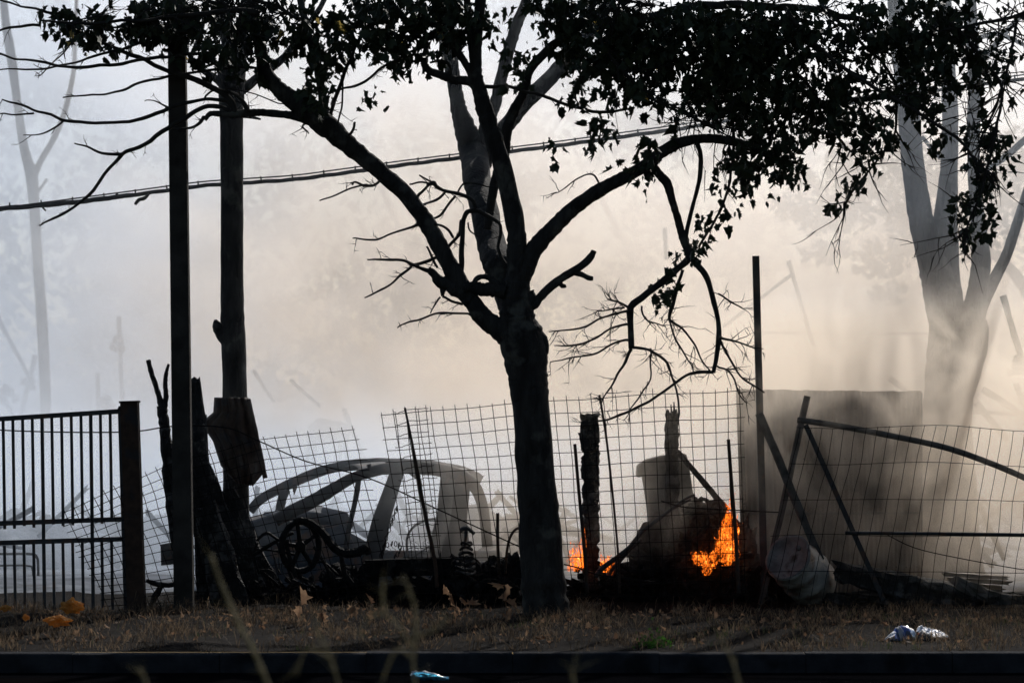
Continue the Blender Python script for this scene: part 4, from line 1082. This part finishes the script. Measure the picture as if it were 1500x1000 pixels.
for i, b in enumerate(([(376, 792, 4), (390, 780, 5), (404, 788, 4), (415, 794, 4)], [(372, 812, 5), (392, 800, 6), (412, 788, 5), (430, 780, 5)], [(380, 840, 4), (372, 812, 4), (378, 794, 4)], [(404, 790, 4), (416, 818, 4), (428, 848, 4)], [(372, 804, 4), (400, 806, 3), (432, 812, 4)], [(414, 788, 5), (436, 840, 5), (452, 850, 5)], [(460, 800, 5), (476, 826, 5), (486, 850, 5)], [(500, 812, 6), (505, 840, 9), (520, 860, 9)], [(440, 838, 3), (470, 822, 3), (495, 842, 4)])):
    q = MB(); q.ptube(b, 24.8 + .02 * i, 3, 6, .2, i); q.build('bar', M['soot'], fr, True)
# chain
ch = thing('hanging_chain', P(570, 820, 25.6), 'loose iron chain hanging beside the car door pillar', 'chain')
cpx = crom([(581, 744), (576, 758), (572, 770), (566, 788), (561, 806), (558, 814)], 3) + crom([(562, 800), (574, 796), (584, 798), (586, 806), (578, 816)], 2)
for k, (a, b) in enumerate(cpx):
    c = P(a, b, 25.6); q = MB()
    aa, bb = (Vector((1, 0, 0)), Vector((0, 0, 1))) if k % 2 else (Vector((.3, .9, 0)), Vector((.2, 0, 1)))
    q.tube([c + aa * (.013 * math.cos(t * math.pi / 4)) + bb * (.024 * math.sin(t * math.pi / 4)) for t in range(9)], [.004] * 9, 5, cap=False)
    q.build('link', M['soot'], ch)
m = MB(); m.rag(P(535, 832, 25.1), P(662, 829, 25.1), W(25, 25.1), .16, 12, .08, 41, jag=.02)
tag(m.build_at('charred_beam', M['sootheap'], P(535, 832, 25.1)), 'level charred beam lying in front of the car sill', 'timber')
# heap below the car
m = MB(); rr = random.Random(17)
for (cx, cy_, rx, ry, s) in ((400, 892, 60, 34, 1), (470, 894, 60, 30, 2), (526, 876, 36, 46, 3), (600, 884, 60, 34, 4), (680, 870, 50, 50, 5), (740, 868, 46, 52, 6), (690, 852, 30, 24, 12), (722, 846, 22, 26, 14), (330, 890, 50, 30, 7), (500, 850, 30, 24, 9)):
    m.lump(P(cx, cy_, 25.3), (W(rx, 25.3), .3, W(ry, 25.3)), s, .35, 2.8, 30, 14)
for i in range(150):
    x = rr.uniform(370, 770); y = rr.uniform(856, 888)
    m.rag(P(x, y, 25.1 + rr.uniform(-.25, .25)), P(x + rr.uniform(-34, 34), y + rr.uniform(-24, 20), 25.1 + rr.uniform(-.25, .25)), W(rr.uniform(3, 8), 25), rr.uniform(.015, .04), 3, .3, i, jag=.02)
tag(m.build('debris', M['sootheap']), kind='stuff')
tg = thing('wire_tangle', P(560, 850, 25.0), 'tangle of springy burnt wires sprouting from the black debris under the car', 'wire')
rr = random.Random(91)
for i in range(26):
    x = rr.uniform(380, 760); y = rr.uniform(835, 870); L = [P(x, y, 25.0 + rr.uniform(-.2, .1))]; d = Vector((rr.uniform(-1, 1), rr.uniform(-.3, .3), rr.uniform(.2, 1.2))).normalized(); bend = Vector((rr.uniform(-1, 1), 0, rr.uniform(-1, .2))) * .28
    for k in range(12):
        d = (d + bend + Vector((rr.gauss(0, .12), rr.gauss(0, .1), rr.gauss(0, .12)))).normalized(); L.append(L[-1] + d * rr.uniform(.015, .035))
    q = MB(); q.tube(L, [rr.uniform(.002, .005)] * 13, 5); q.build('strand', M['wire'], tg, True)
# stack of burnt discs (coil) right of the car
co = thing('burnt_coil', P(682, 840, 25.0), 'burnt coil of wire with a bent metal tip right of the car', 'coil')
for k in range(7):
    q = MB(); c = P(681 + k * .4, 838 - k * 7, 25.0); r_ = W(15 - k * 1.2, 25)
    q.tube([c + Vector((r_ * math.cos(t * math.pi / 8), r_ * .6 * math.sin(t * math.pi / 8), .012 * math.sin(t * .8 + k))) for t in range(17)], [.011] * 17, 6, .3, k, cap=False); q.build('winding', M['char'], co)
q = MB(); q.ptube([(681, 800, 6), (682, 788, 5), (683, 776, 6)], 25.0, 3, 7, .2); q.ptube([(674, 777, 6), (684, 773, 8), (695, 782, 5)], 25.0, 3, 7, .4); q.build('tip', M['gate'], co)

# ------------------------------------------------------------ overhead cable
ca = thing('overhead_cable', P(400, 262, 26.8), 'bundled overhead cable hung from a thin wire across the yard', 'cable')
cl = [(-60, 314), (0, 306), (60, 301), (120, 295), (200, 285), (290, 273), (357, 268), (430, 263), (500, 254), (580, 243), (660, 233), (740, 223), (820, 213), (900, 202), (1000, 188), (1080, 175), (1200, 158), (1330, 138), (1560, 108)]
m = MB(); m.ptube([(x, y - 6 + 5 * math.exp(-((x + 20) / 90) ** 2), 2.2) for x, y in cl], 26.8, 4, 5); m.build('messenger_wire', M['cable'], ca)
for j in range(3):
    m = MB(); m.ptube([(x, y + 1.8 * math.sin(x * .05 + j * 2), 3.0 + (1.3 if x < 200 else 0)) for x, y in crom(cl, 6)], 26.8 + .03 * (j - 1), 2, 6, .2, j); m.build('cable', M['cable'], ca)
for x in range(14, 1500, 46):
    y = ray_y(cl, x); q = MB(); q.tube([P(x, y - 8, 26.78), P(x + 1, y + 3, 26.78)], [.007, .009], 5); q.build('tie', M['cable'], ca)
q = MB(); q.ptube([(218, 284, 4), (212, 290, 5), (203, 293, 6), (198, 300, 4)], 26.76, 3, 6, .4); q.ptube([(163, 291, 3), (170, 287, 4), (172, 283, 3)], 26.76, 3, 5, .4); q.ptube([(61, 302, 2), (67, 309, 3)], 26.76, 3, 5, .4); q.build('dangling_tape', M['cable'], ca)

# ------------------------------------------------------------ ruins far back in the smoke
RD = [
 ((-25, 425), (45, 556), 7, 42, 'long pale diagonal pole crossing another behind the gate, far left'),
 ((52, 520), (22, 640), 7, 42, 'shorter pale pole crossing the long diagonal one far left'),
 ((-10, 560), (30, 625), 6, 43, 'pale stub pole leaning low behind the gate at the left edge'),
 ((174, 463), (181, 640), 6, 44, 'upright pale pole with a burnt clump beside the gate post'),
 ((143, 546), (145, 640), 6, 44, 'short upright pale post left of the pole with a clump'),
 ((371, 542), (402, 590), 5, 40, 'faint slanting stick right of the bare trunk'),
 ((425, 556), (470, 596), 5, 40, 'faint slanting stick above the broken chair frame'),
 ((1155, 382), (1192, 508), 6, 38, 'pale slanting pole of an A-frame right of the mast'),
 ((1160, 402), (1060, 478), 5, 38, 'pale brace running down left from the slanting pole'),
 ((974, 334), (976, 380), 6, 42, 'short faint upright post under the arching limb'),
 ((1303, 554), (1330, 575), 8, 36, 'stub of pale timber poking above the sheet fence'),
 ((1469, 433), (1500, 540), 9, 33, 'grey pole leaning in from the right edge beside the three-stemmed tree'),
 ((1476, 545), (1530, 545), 9, 33, 'short level grey timber at the right edge'),
 ((1440, 570), (1512, 616), 9, 32.5, 'grey timber sloping down right behind the wire grid'),
 ((1488, 562), (1512, 620), 8, 32.4, 'steep grey stick crossing the sloping timber at the right edge'),
 ((1430, 590), (1476, 645), 9, 34, 'lowest grey timber sloping toward the bent pipe'),
 ((1430, 603), (1510, 608), 6, 33.5, 'nearly level grey lath between the sloping timbers'),
 ((1100, 487), (1365, 489), 4, 44, 'long faint level rail behind the smoke above the sheet fence'),
 ((1170, 500), (1173, 545), 5, 42, 'faint short upright post above the sheet fence'),
]
for i, (a, b, w_, Y, lab) in enumerate(RD):
    beamthing('ruined_pole', a, b, w_, W(w_, Y), Y * (1.25 if Y >= 38 else 1), 'ruin', lab, 'pole', 'ruined timbers standing in the smoke', rag=True, seed=50 + i, w1=w_ * .9, jag=.02)
for (cx, cy_, r_, Y, lab) in ((42, 562, 9, 41.9, 'burnt clump where two far poles cross'), (174, 503, 10, 43.9, 'burnt clump stuck halfway up the upright pale pole'), (12, 576, 13, 42.8, 'wide ragged burnt clump on the stub pole at the left edge'), (155, 592, 12, 44, 'ragged scrap heap top between two short far posts'), (1497, 528, 13, 32.9, 'dark clump binding the timbers at the right edge')):
    q = MB(); rr = random.Random(int(cx)); Y = Y * (1.248 if Y > 38 else 1)
    for _ in range(9):
        d = Vector((rr.uniform(-1, 1), rr.uniform(-.5, .5), rr.uniform(-1, 1))) * W(r_, Y) * .8
        q.lump(P(cx, cy_, Y) + d, (W(r_ * .5, Y),) * 3, rr.random() * 9, .6, 2, 8, 6)
    tag(q.build_at('burnt_clump', M['ruin'], P(cx, cy_, Y)), lab, 'clump')
# broken cabinet frame behind the car
cb = thing('broken_frame', P(480, 760, 46), 'faint broken cabinet on splayed legs behind the car roof', 'cabinet')
q = MB(); q.slab([P(a, b, 46) for a, b in ((450, 624), (466, 612), (500, 618), (512, 626), (508, 650), (452, 648))], .4); q.build('top', M['ruin'], cb)
for a, b in (((455, 640), (436, 760)), ((462, 646), (452, 760)), ((503, 598), (545, 700)), ((505, 640), (516, 760)), ((498, 640), (500, 760))):
    q = MB(); q.rag(P(*a, 46), P(*b, 46.1), .07, .07, 6, .2, a[0]); q.build('leg', M['ruin'], cb)
# ash-coloured wreckage heaps behind gate and car
m = MB(); rr = random.Random(31)
for i in range(46):
    x = rr.uniform(-60, 760); Y = rr.uniform(31, 38)
    m.lump(Vector(((x - 750) / F * Y, Y, rr.uniform(-.15, .1))), (rr.uniform(.3, .9), rr.uniform(.3, .7), rr.uniform(.15, .5)), i, .5, 2.2, 16, 9)
for i in range(150):
    x = rr.uniform(-60, 1500); Y = rr.uniform(29, 37); p = Vector(((x - 750) / F * Y, Y, rr.uniform(0, .4)))
    m.rag(p, p + Vector((rr.uniform(-.7, .7), rr.uniform(-.3, .3), rr.uniform(-.2, .6))), rr.uniform(.03, .08), .04, 4, .3, i, jag=.03)
tag(m.build('ash_heaps', M['ash'], smooth=True), kind='stuff')
hp = thing('bent_hoop_frame', P(60, 870, 29), 'bent hoop of thin tube standing in ash behind the gate bars', 'metal frame')
for b in ([(-40, 812, 4), (0, 811, 4), (45, 811, 4), (54, 816, 4), (56, 830, 4), (56, 880, 4)], [(0, 828, 3), (40, 828, 3), (48, 836, 3), (50, 880, 3)]):
    q = MB(); q.ptube(b, 29.0, 5, 7, .05); q.build('tube', M['ruin'], hp, True)
w2 = thing('burnt_van', P(60, 880, 31), 'pale burnt bodywork slumped in smoke behind the gate', 'vehicle wreck')
q = MB(); q.grid(lambda u, v: P(-80 + 230 * u, 800 - 30 * math.sin(u * 2.6) + 90 * v, 31.0 - .5 * math.sin(v * 1.6)) + Vector((0, .5 * (1 - v), .06 * mnoise.noise(Vector((u * 5, v * 4, 0))))), 30, 12); q.build('body', M['ash'], w2, True)
# ------------------------------------------------------------ flames
def fire_mat():
    m = bpy.data.materials.new('fire'); m.use_nodes = True
    nt = m.node_tree; nt.nodes.clear()
    out = nt.nodes.new('ShaderNodeOutputMaterial')
    em = nt.nodes.new('ShaderNodeEmission'); tr = nt.nodes.new('ShaderNodeBsdfTransparent'); mx = nt.nodes.new('ShaderNodeMixShader')
    g = nt.nodes.new('ShaderNodeNewGeometry')
    n = nz(nt, g.outputs['Position'], 20, 3, 2.2, (1.3, 1.3, .5))
    hgt_ = nt.nodes.new('ShaderNodeAttribute'); hgt_.attribute_name = 'heat'
    lw = nt.nodes.new('ShaderNodeLayerWeight'); lw.inputs['Blend'].default_value = .35
    f = mth(nt, 'ADD', n, mth(nt, 'MULTIPLY', hgt_.outputs['Fac'], .42))
    cr = nt.nodes.new('ShaderNodeValToRGB'); e = cr.color_ramp.elements
    e[0].position = .50; e[0].color = (.75, .07, .004, 1)
    e[1].position = .84; e[1].color = (1, .78, .32, 1)
    k = cr.color_ramp.elements.new(.68); k.color = (1, .22, .015, 1)
    nt.links.new(f, cr.inputs['Fac'])
    nt.links.new(cr.outputs['Color'], em.inputs['Color'])
    nt.links.new(rng(nt, f, .5, .92, .7, 6.0, False), em.inputs['Strength'])
    al = rng(nt, f, .48, .74, 0, 1)
    al = mth(nt, 'MULTIPLY', al, rng(nt, lw.outputs['Facing'], .95, .35, 0, 1))
    nt.links.new(al, mx.inputs[0]); nt.links.new(tr.outputs[0], mx.inputs[1]); nt.links.new(em.outputs[0], mx.inputs[2])
    nt.links.new(mx.outputs[0], out.inputs['Surface'])
    return m
M['fire'] = fire_mat()
def flame(name, licks, label, seed):
    """licks: (px, py_base, height_px, width_px, lean_px)"""
    rnd = random.Random(seed)
    x0 = sum(l[0] for l in licks) / len(licks); y0 = max(l[1] for l in licks)
    root = thing(name, P(x0, y0, 25.05), label, 'fire')
    for (x, y, h, w, lean) in licks:
        for rep in range(3):
            q = MB(); pts = []; rad = []
            Yd = 25.05 + rnd.uniform(-.12, .10); ph = rnd.uniform(0, 6); ox = rnd.uniform(-.25, .25) * w; hh = h * rnd.uniform(.7, 1.1)
            N_ = 14
            for k in range(N_ + 1):
                t = k / N_
                sx = x + ox + lean * t * t + math.sin(t * 6 + ph) * w * .22 * t
                pts.append(P(sx, y - hh * t, Yd)); rad.append(max(W(w, 25) / 2 * (math.sin(math.pi * (t * .8 + .12)) ** .8) * (1 - t ** 2.2) * rnd.uniform(.8, 1.1), .0008))
            q.tube(pts, rad, 10, .45, rnd.random() * 20)
            o = q.build('flame_lick', M['fire'], root, True)
            at = o.data.attributes.new('heat', 'FLOAT', 'POINT')
            vals = []
            for k in range(N_ + 1): vals += [1.0 - .85 * k / N_] * 10
            at.data.foreach_set('value', vals)
    return root
flame('flame', [(838, 836, 55, 14, 4), (846, 836, 66, 16, 8), (853, 834, 40, 10, -4), (884, 838, 30, 12, -6), (890, 832, 24, 12, 4), (897, 842, 26, 10, -3)], 'low orange flames on both sides of the blunt charred post', 1)
flame('flame', [(1066, 828, 60, 22, -2), (1068, 800, 62, 18, -4), (1060, 795, 50, 14, 4), (1073, 822, 40, 18, 2), (1070, 762, 36, 12, -6), (1056, 812, 26, 16, -4), (1068, 772, 54, 8, 8), (1078, 790, 40, 8, 4)], 'tall bright orange flames climbing beside the sheet fence', 2)
flame('flame', [(1024, 828, 22, 16, -6), (1034, 842, 32, 16, 2), (1042, 822, 18, 16, 8), (1018, 818, 10, 14, -6), (1030, 820, 16, 14, 0), (1044, 832, 14, 10, 4)], 'small ragged orange flames low in the burning heap', 3)
# sparks
q = MB(); rr = random.Random(2)
for _ in range(14): q.lump(P(rr.uniform(1040, 1090), rr.uniform(690, 770), 25.0), (.004,) * 3, 1, 0, 1, 5, 4)
o = q.build('sparks', M['fire']); tag(o, kind='stuff')
at = o.data.attributes.new('heat', 'FLOAT', 'POINT'); at.data.foreach_set('value', [1.0] * len(o.data.vertices))

# ------------------------------------------------------------ grass, litter
def simple(name, c, rough=.7, trans=0.0, spec=.3):
    m, nt, b = newmat(name); b.inputs['Base Color'].default_value = (*c, 1); b.inputs['Roughness'].default_value = rough; b.inputs['Specular IOR Level'].default_value = spec
    if trans:
        tl = nt.nodes.new('ShaderNodeBsdfTranslucent'); tl.inputs['Color'].default_value = (*c, 1)
        mx = nt.nodes.new('ShaderNodeMixShader'); mx.inputs[0].default_value = trans
        nt.links.new(b.outputs[0], mx.inputs[1]); nt.links.new(tl.outputs[0], mx.inputs[2]); nt.links.new(mx.outputs[0], nt.nodes['Material Output'].inputs['Surface'])
    return m
def noise_trans(name, c1, c2, trans, scale=3):
    m = mat_noise(name, c1, c2, scale, .75, .1, 60)
    nt = m.node_tree; b = nt.nodes['Principled BSDF']
    tl = nt.nodes.new('ShaderNodeBsdfTranslucent'); nt.links.new(b.inputs['Base Color'].links[0].from_socket, tl.inputs['Color'])
    mx = nt.nodes.new('ShaderNodeMixShader'); mx.inputs[0].default_value = trans
    nt.links.new(b.outputs[0], mx.inputs[1]); nt.links.new(tl.outputs[0], mx.inputs[2]); nt.links.new(mx.outputs[0], nt.nodes['Material Output'].inputs['Surface'])
    return m
M['drygrass'] = noise_trans('dry_grass', (.02, .013, .01), (.26, .19, .125), .45, 18)
M['greengrass'] = noise_trans('green_grass', (.05, .08, .02), (.10, .13, .04), .35, 5)
M['deadleaf'] = noise_trans('dead_leaf', (.16, .09, .055), (.40, .26, .16), .5, 9)
M['foam'] = noise_trans('orange_foam', (.55, .26, .06), (.75, .42, .12), .5, 14)
M['weed'] = noise_trans('weed_green', (.04, .13, .015), (.08, .2, .03), .4, 9)
rg = random.Random(77)
def blades(n, mat, name, x0, x1, y0, y1, h0, h1, w0, lean=.5, mask=None):
    m = MB()
    V = m.v; Fc = m.f
    for _ in range(n):
        if _ % 9 == 0: cx_ = rg.uniform(x0, x1); cy2 = rg.uniform(y0, y1)
        x = cx_ + rg.gauss(0, .025); y = min(max(cy2 + rg.gauss(0, .03), 19.72), 24.5)
        if mask and rg.random() > mask(x, y): continue
        z = hgt(x, y); h = rg.uniform(h0, h1) * (.6 + .8 * max(0, .5 + mnoise.noise(Vector((x * 1.3, y * 1.3, 5)))))
        a = rg.uniform(0, 6.283); ca, sa = math.cos(a), math.sin(a); w = w0 * rg.uniform(.6, 1.3)
        lx = rg.gauss(0, lean) * h; ly = rg.gauss(0, lean) * h
        i = len(V)
        V.append((x - ca * w, y - sa * w, z - .005)); V.append((x + ca * w, y + sa * w, z - .005))
        V.append((x + lx * .4 + ca * w * .7, y + ly * .4 + sa * w * .7, z + h * .6)); V.append((x + lx * .4 - ca * w * .7, y + ly * .4 - sa * w * .7, z + h * .6))
        V.append((x + lx, y + ly, z + h * rg.uniform(.7, 1.0)))
        Fc.append((i, i + 1, i + 2, i + 3)); Fc.append((i + 3, i + 2, i + 4))
    m.v = [Vector(p) for p in V]
    return tag(m.build(name, M[mat]), kind='stuff')
patch = lambda x, y: min(1, max(.04, .45 + 1.7 * mnoise.noise(Vector((x * 1.3, y * 1.6, 7))) + .5 * mnoise.noise(Vector((x * 5, y * 5, 3)))))
blades(34000, 'drygrass', 'dry_grass', -6.5, 6.5, 19.72, 24.4, .025, .13, .0030, .6, patch)
blades(5000, 'greengrass', 'green_grass', -6, 6, 19.8, 23.5, .03, .08, .0018, .35, lambda x, y: max(0, min(1, 2.2 * mnoise.noise(Vector((x * .9, y * 1.2, 17))))) if x > -3 else 0)
blades(2600, 'drygrass', 'dry_grass_stalks', -6, 6, 20.3, 24.2, .09, .20, .0014, .35, patch)
# fallen leaves carpet
m = MB()
for _ in range(2600):
    x = rg.uniform(-5.5, 5.5); y = rg.uniform(20.3, 24)
    if rg.random() > .35 + 1.1 * mnoise.noise(Vector((x * 1.2, y, 31))) + .45 * math.exp(-((x - .3) / 1.6) ** 2) * math.exp(-((y - 23.2) / .6) ** 2): continue
    p = Vector((x, y, hgt(x, y) + rg.uniform(.01, .04)))
    leaf_into(m, p, rg, rg.uniform(.02, .062), rg.uniform(-.8, .6), 1.45)
tag(m.build('fallen_leaves', M['deadleaf']), kind='stuff')
# upright dead leaves on stalks
DL = [
 (440, 886, .10, 'pale curled leaf standing highest beside the blurred stalk below the iron wheel'),
 (436, 907, .06, 'small brown leaf low at the foot of the pale curled leaf'),
 (470, 896, .07, 'brown leaf folded double below the curved machine arm'),
 (480, 912, .05, 'tiny brown leaf nearly buried in grass below the machine arm'),
 (516, 886, .08, 'broad rust-brown leaf tilted left in front of the charred beam end'),
 (545, 884, .06, 'narrow brown leaf hanging tip-up in front of the car door pillar'),
 (545, 908, .05, 'grey-brown leaf stuck in grass just under the narrow upright one'),
 (660, 869, .08, 'sunlit orange-brown leaf perched highest left of the coil foot'),
 (666, 890, .07, 'dark brown leaf hanging under the sunlit orange-brown one'),
 (684, 884, .08, 'crumpled orange leaf in the middle of the cluster below the coil'),
 (700, 903, .06, 'flat brown leaf at the lower right of the cluster below the coil'),
 (738, 856, .09, 'pale pointed leaf on top of a tall stalk left of the big trunk'),
 (740, 880, .08, 'brown leaf hanging midway on the tall stalk left of the big trunk'),
 (742, 900, .06, 'small leaf at the foot of the tall stalk left of the big trunk'),
 (625, 912, .06, 'lone brown leaf in short grass behind the branching blurred weed'),
 (815, 899, .06, 'pale curled leaf lying against the base of the big trunk'),
 (975, 898, .06, 'thin straw-coloured upright leaf on the verge behind the green weed'),
]
for k, (x, y, s, lab) in enumerate(DL):
    Y = 22.4 + .3 * math.sin(k * 1.7)
    gz_ = hgt(P(x, y, Y).x, Y)
    p = P(x, y, Y)
    lf = thing('dead_leaf', Vector((p.x, Y, gz_)), lab, 'leaf', 'curled dead leaves standing along the verge')
    q = MB()
    for j in range(2): leaf_into(q, p + Vector((rg.uniform(-.01, .01), rg.uniform(-.02, .02), 0)), rg, s * 1.5 * (1 - .25 * j), rg.choice((-1, 1, 1)), 1.45)
    q.build('blade', M['deadleaf'], lf)
    q = MB(); q.tube([Vector((p.x + rg.uniform(-.03, .03), Y, gz_)), p], [.002, .0015], 4); q.build('stalk', M['drygrass'], lf)
# bare seedling stalks against the dark debris
ws = MB()
for _ in range(95):
    x = rg.choice((rg.uniform(380, 440), rg.uniform(200, 310), rg.uniform(500, 760), rg.uniform(880, 1300)))
    Y = rg.uniform(22.6, 23.8); p = P(x, 0, Y); p.z = hgt(p.x, Y)
    L = [p]; d = Vector((rg.gauss(0, .25), rg.gauss(0, .2), 1))
    for k in range(5):
        d = (d + Vector((rg.gauss(0, .2), rg.gauss(0, .1), 0))).normalized(); L.append(L[-1] + d * rg.uniform(.02, .05))
    ws.tube(L, [.0014] * 6, 4, cap=False); twiggy(ws, L, rg, .001, 5, .07, .7, 0)
tag(ws.build('bare_weeds', M['drygrass']), kind='stuff')
# orange foam
for k, (x, y, rx, ry, lab) in enumerate(((105, 887, 15, 9, 'larger torn chunk of orange foam on the earth bank by the gate'), (85, 909, 17, 8, 'torn chunk of orange foam lying nearest the kerb below the larger one'), (38, 904, 5, 4, 'tiny crumb of orange foam left of the two chunks'), (8, 890, 8, 4, 'flat scrap of orange foam at the left edge of the bank'))):
    Y = 21.9 if k != 1 else 21.1
    q = MB(); q.lump(P(x, y, Y), (W(rx, Y), W(rx, Y) * .7, W(ry, Y)), k + 3, .55, 1.8, 40, 26)
    tag(q.build_at('foam_chunk', M['foam'], P(x, y + ry, Y)), lab, 'foam')
# green weed at the kerb
wd = thing('green_weed', P(955, 957, 20.1), 'bushy bright green weed growing at the kerb right of the tree', 'weed')
q = MB(); c = P(957, 948, 20.1)
for _ in range(230):
    p = c + Vector((rg.gauss(0, W(14, 20)), rg.gauss(0, .06), abs(rg.gauss(0, W(12, 20))) - .03)); leaf_into(q, p, rg, rg.uniform(.018, .034), rg.uniform(-1, 1))
q.build('foliage', M['weed'], wd)['kind'] = 'stuff'
q = MB()
for _ in range(14): q.tube([Vector((c.x + rg.uniform(-.03, .03), 20.1, 0)), c + Vector((rg.uniform(-.09, .09), rg.uniform(-.05, .05), rg.uniform(0, .07)))], [.002, .001], 4)
q.build('stem', M['weed'], wd)
# bottles
def plastic(name, c, rough=.06):
    m, nt, b = newmat(name)
    b.inputs['Base Color'].default_value = (*c, 1); b.inputs['Roughness'].default_value = rough
    b.inputs['Transmission Weight'].default_value = .9; b.inputs['IOR'].default_value = 1.35
    return m
M['clear'] = plastic('clear_plastic', (.93, .95, 1)); M['blue'] = plastic('blue_plastic', (.10, .55, .85), .12)
M['bluelabel'] = simple('label_blue', (.15, .25, .7), .4, .5); M['whitelabel'] = simple('label_white', (.75, .75, .78), .5, .5)
def bottle(root, a, b, prof, mat, seed, crush=.2, name='body', span=1.0, n=28):
    d = (b - a); L = d.length; d.normalize(); u = d.cross(Vector((0, 0, 1))).normalized(); v = u.cross(d)
    q = MB()
    def f(uu, vv):
        k = vv * (len(prof) - 1); i = min(int(k), len(prof) - 2); t_, r_ = ln(prof[i], prof[i + 1], k - i)
        an = uu * 2 * math.pi * span
        r_ *= 1 + crush * mnoise.noise(Vector((math.cos(an) * 1.6, math.sin(an) * 1.6, vv * 7 + seed)))
        return a + d * (L * t_) + u * (math.cos(an) * r_) + v * (math.sin(an) * r_)
    q.grid(f, n, (len(prof) - 1) * 3, True)
    return q.build(name, M[mat], root, True)
bY = 20.9
bt = thing('clear_bottle', P(1340, 944, bY), 'crumpled clear plastic bottle with a blue and white label on the verge grass', 'bottle')
ribs = [(0, .012), (.02, .050)] + [(.05 + .03 * k, .064 + (.006 if k % 2 else -.004)) for k in range(16)]
bottle(bt, P(1343, 930, bY), P(1389, 936, bY + .1), [(0, .03)] + [(.06 + .055 * k, (.074 if k % 2 else .062) * (1 - .02 * k)) for k in range(15)] + [(.95, .04), (1, .01)], 'clear', 1, .25)
bottle(bt, P(1296, 938, bY - .02), P(1341, 930, bY), [(0, .012), (.05, .02), (.12, .03), (.3, .062), (.5, .073), (.8, .073), (.95, .05), (1, .03)], 'clear', 4, .2, 'shoulder')
bottle(bt, P(1312, 934, bY - .005), P(1332, 931, bY), [(0, .066), (.3, .077), (1, .077)], 'bluelabel', 4, .2, 'label')
lab_ = bt.children[-1] if bt.children else bt
lab_ = [c for c in bt.children if c.name.startswith('label')][0]
bottle(lab_, P(1314.5, 933.8, bY - .009), P(1322, 932.6, bY - .005), [(0, .074), (.5, .0785), (1, .0785)], 'whitelabel', 4, .2, 'label_band')
q = MB(); q.tube([P(1293, 939, bY - .02), P(1297, 938, bY - .02)], [.016, .016], 12); q.build('cap', M['whitelabel'], bt)
bb = thing('blue_bottle', P(628, 1000, 18.95), 'crushed transparent blue plastic bottle lying on the road below the kerb', 'bottle')
bottle(bb, P(601, 990, 18.95), P(657, 994, 18.98), [(0, .01), (.03, .032), (.12, .040), (.25, .034), (.4, .040), (.55, .032), (.7, .030), (.85, .018), (.92, .012), (1, .012)], 'blue', 2, .5)
# out-of-focus weeds near the camera
WY_ = 8.0
M['stalk'] = noise_trans('pale_stalk', (.26, .23, .14), (.46, .41, .27), .45, 30)
def weed(name, lines, label, Y=WY_):
    rt = thing(name, Vector((P(lines[0][0][0], 0, Y).x, Y, -.05)), label, 'weed', 'tall pale weed stalks close to the camera')
    lines = [[(a_, b_, c_ * .62) for a_, b_, c_ in l_] for l_ in lines]
    x, y, w_ = lines[0][0]
    q = MB(); g0 = Vector((P(x, y, Y).x + .05, Y, -.05)); q.tube([g0, P(x, y, Y)], [W(w_, Y) / 2] * 2, 7); q.build('stem', M['stalk'], rt, True)
    for k, b in enumerate(lines):
        q = MB(); q.ptube(b, Y + .01 * k, 5, 7, .2, k, .004); q.build('stem' if k == 0 else 'side_stem', M['stalk'], rt, True)
    q = MB(); rr = random.Random(int(x))
    for b in lines: twiggy(q, pixline(b, Y), rr, .0016, 5, .08, .6, 0)
    q.build('fine_twig', M['stalk'], rt)
weed('weed_stalk', [[(397, 1010, 11), (385, 985, 11), (370, 950, 11), (352, 915, 10), (335, 880, 9), (320, 845, 9), (309, 812, 7)]], 'thick blurred pale stalk slanting up left of centre near the camera')
weed('weed_stalk', [[(608, 1010, 8), (606, 960, 7), (610, 920, 8), (606, 880, 6), (590, 842, 4)], [(605, 950, 6), (590, 925, 5), (565, 900, 5), (540, 905, 4), (525, 935, 3)], [(609, 930, 5), (640, 920, 5), (655, 905, 4)], [(565, 900, 6), (562, 870, 7), (563, 850, 8)], [(606, 965, 6), (580, 950, 5), (560, 1000, 5)]], 'branching blurred pale weed in front of the blue bottle')
weed('weed_stalk', [[(498, 1010, 7), (485, 965, 7), (468, 930, 6), (462, 905, 5)], [(485, 965, 5), (450, 950, 5), (435, 990, 4)]], 'blurred pale forked weed between the thick stalk and the branching weed')
weed('weed_stalk', [[(1085, 1010, 7), (1078, 985, 7), (1070, 960, 6), (1062, 944, 4)]], 'short blurred stalk rising from the bottom edge right of the tree')
weed('weed_stalk', [[(216, 1010, 6), (211, 990, 6), (203, 978, 6)]], 'tiny blurred shoot tip at the bottom edge below the concrete post')
weed('weed_stalk', [[(843, 1010, 5), (840, 990, 6), (838, 982, 5)]], 'tiny blurred yellow shoot at the bottom edge below the big tree')
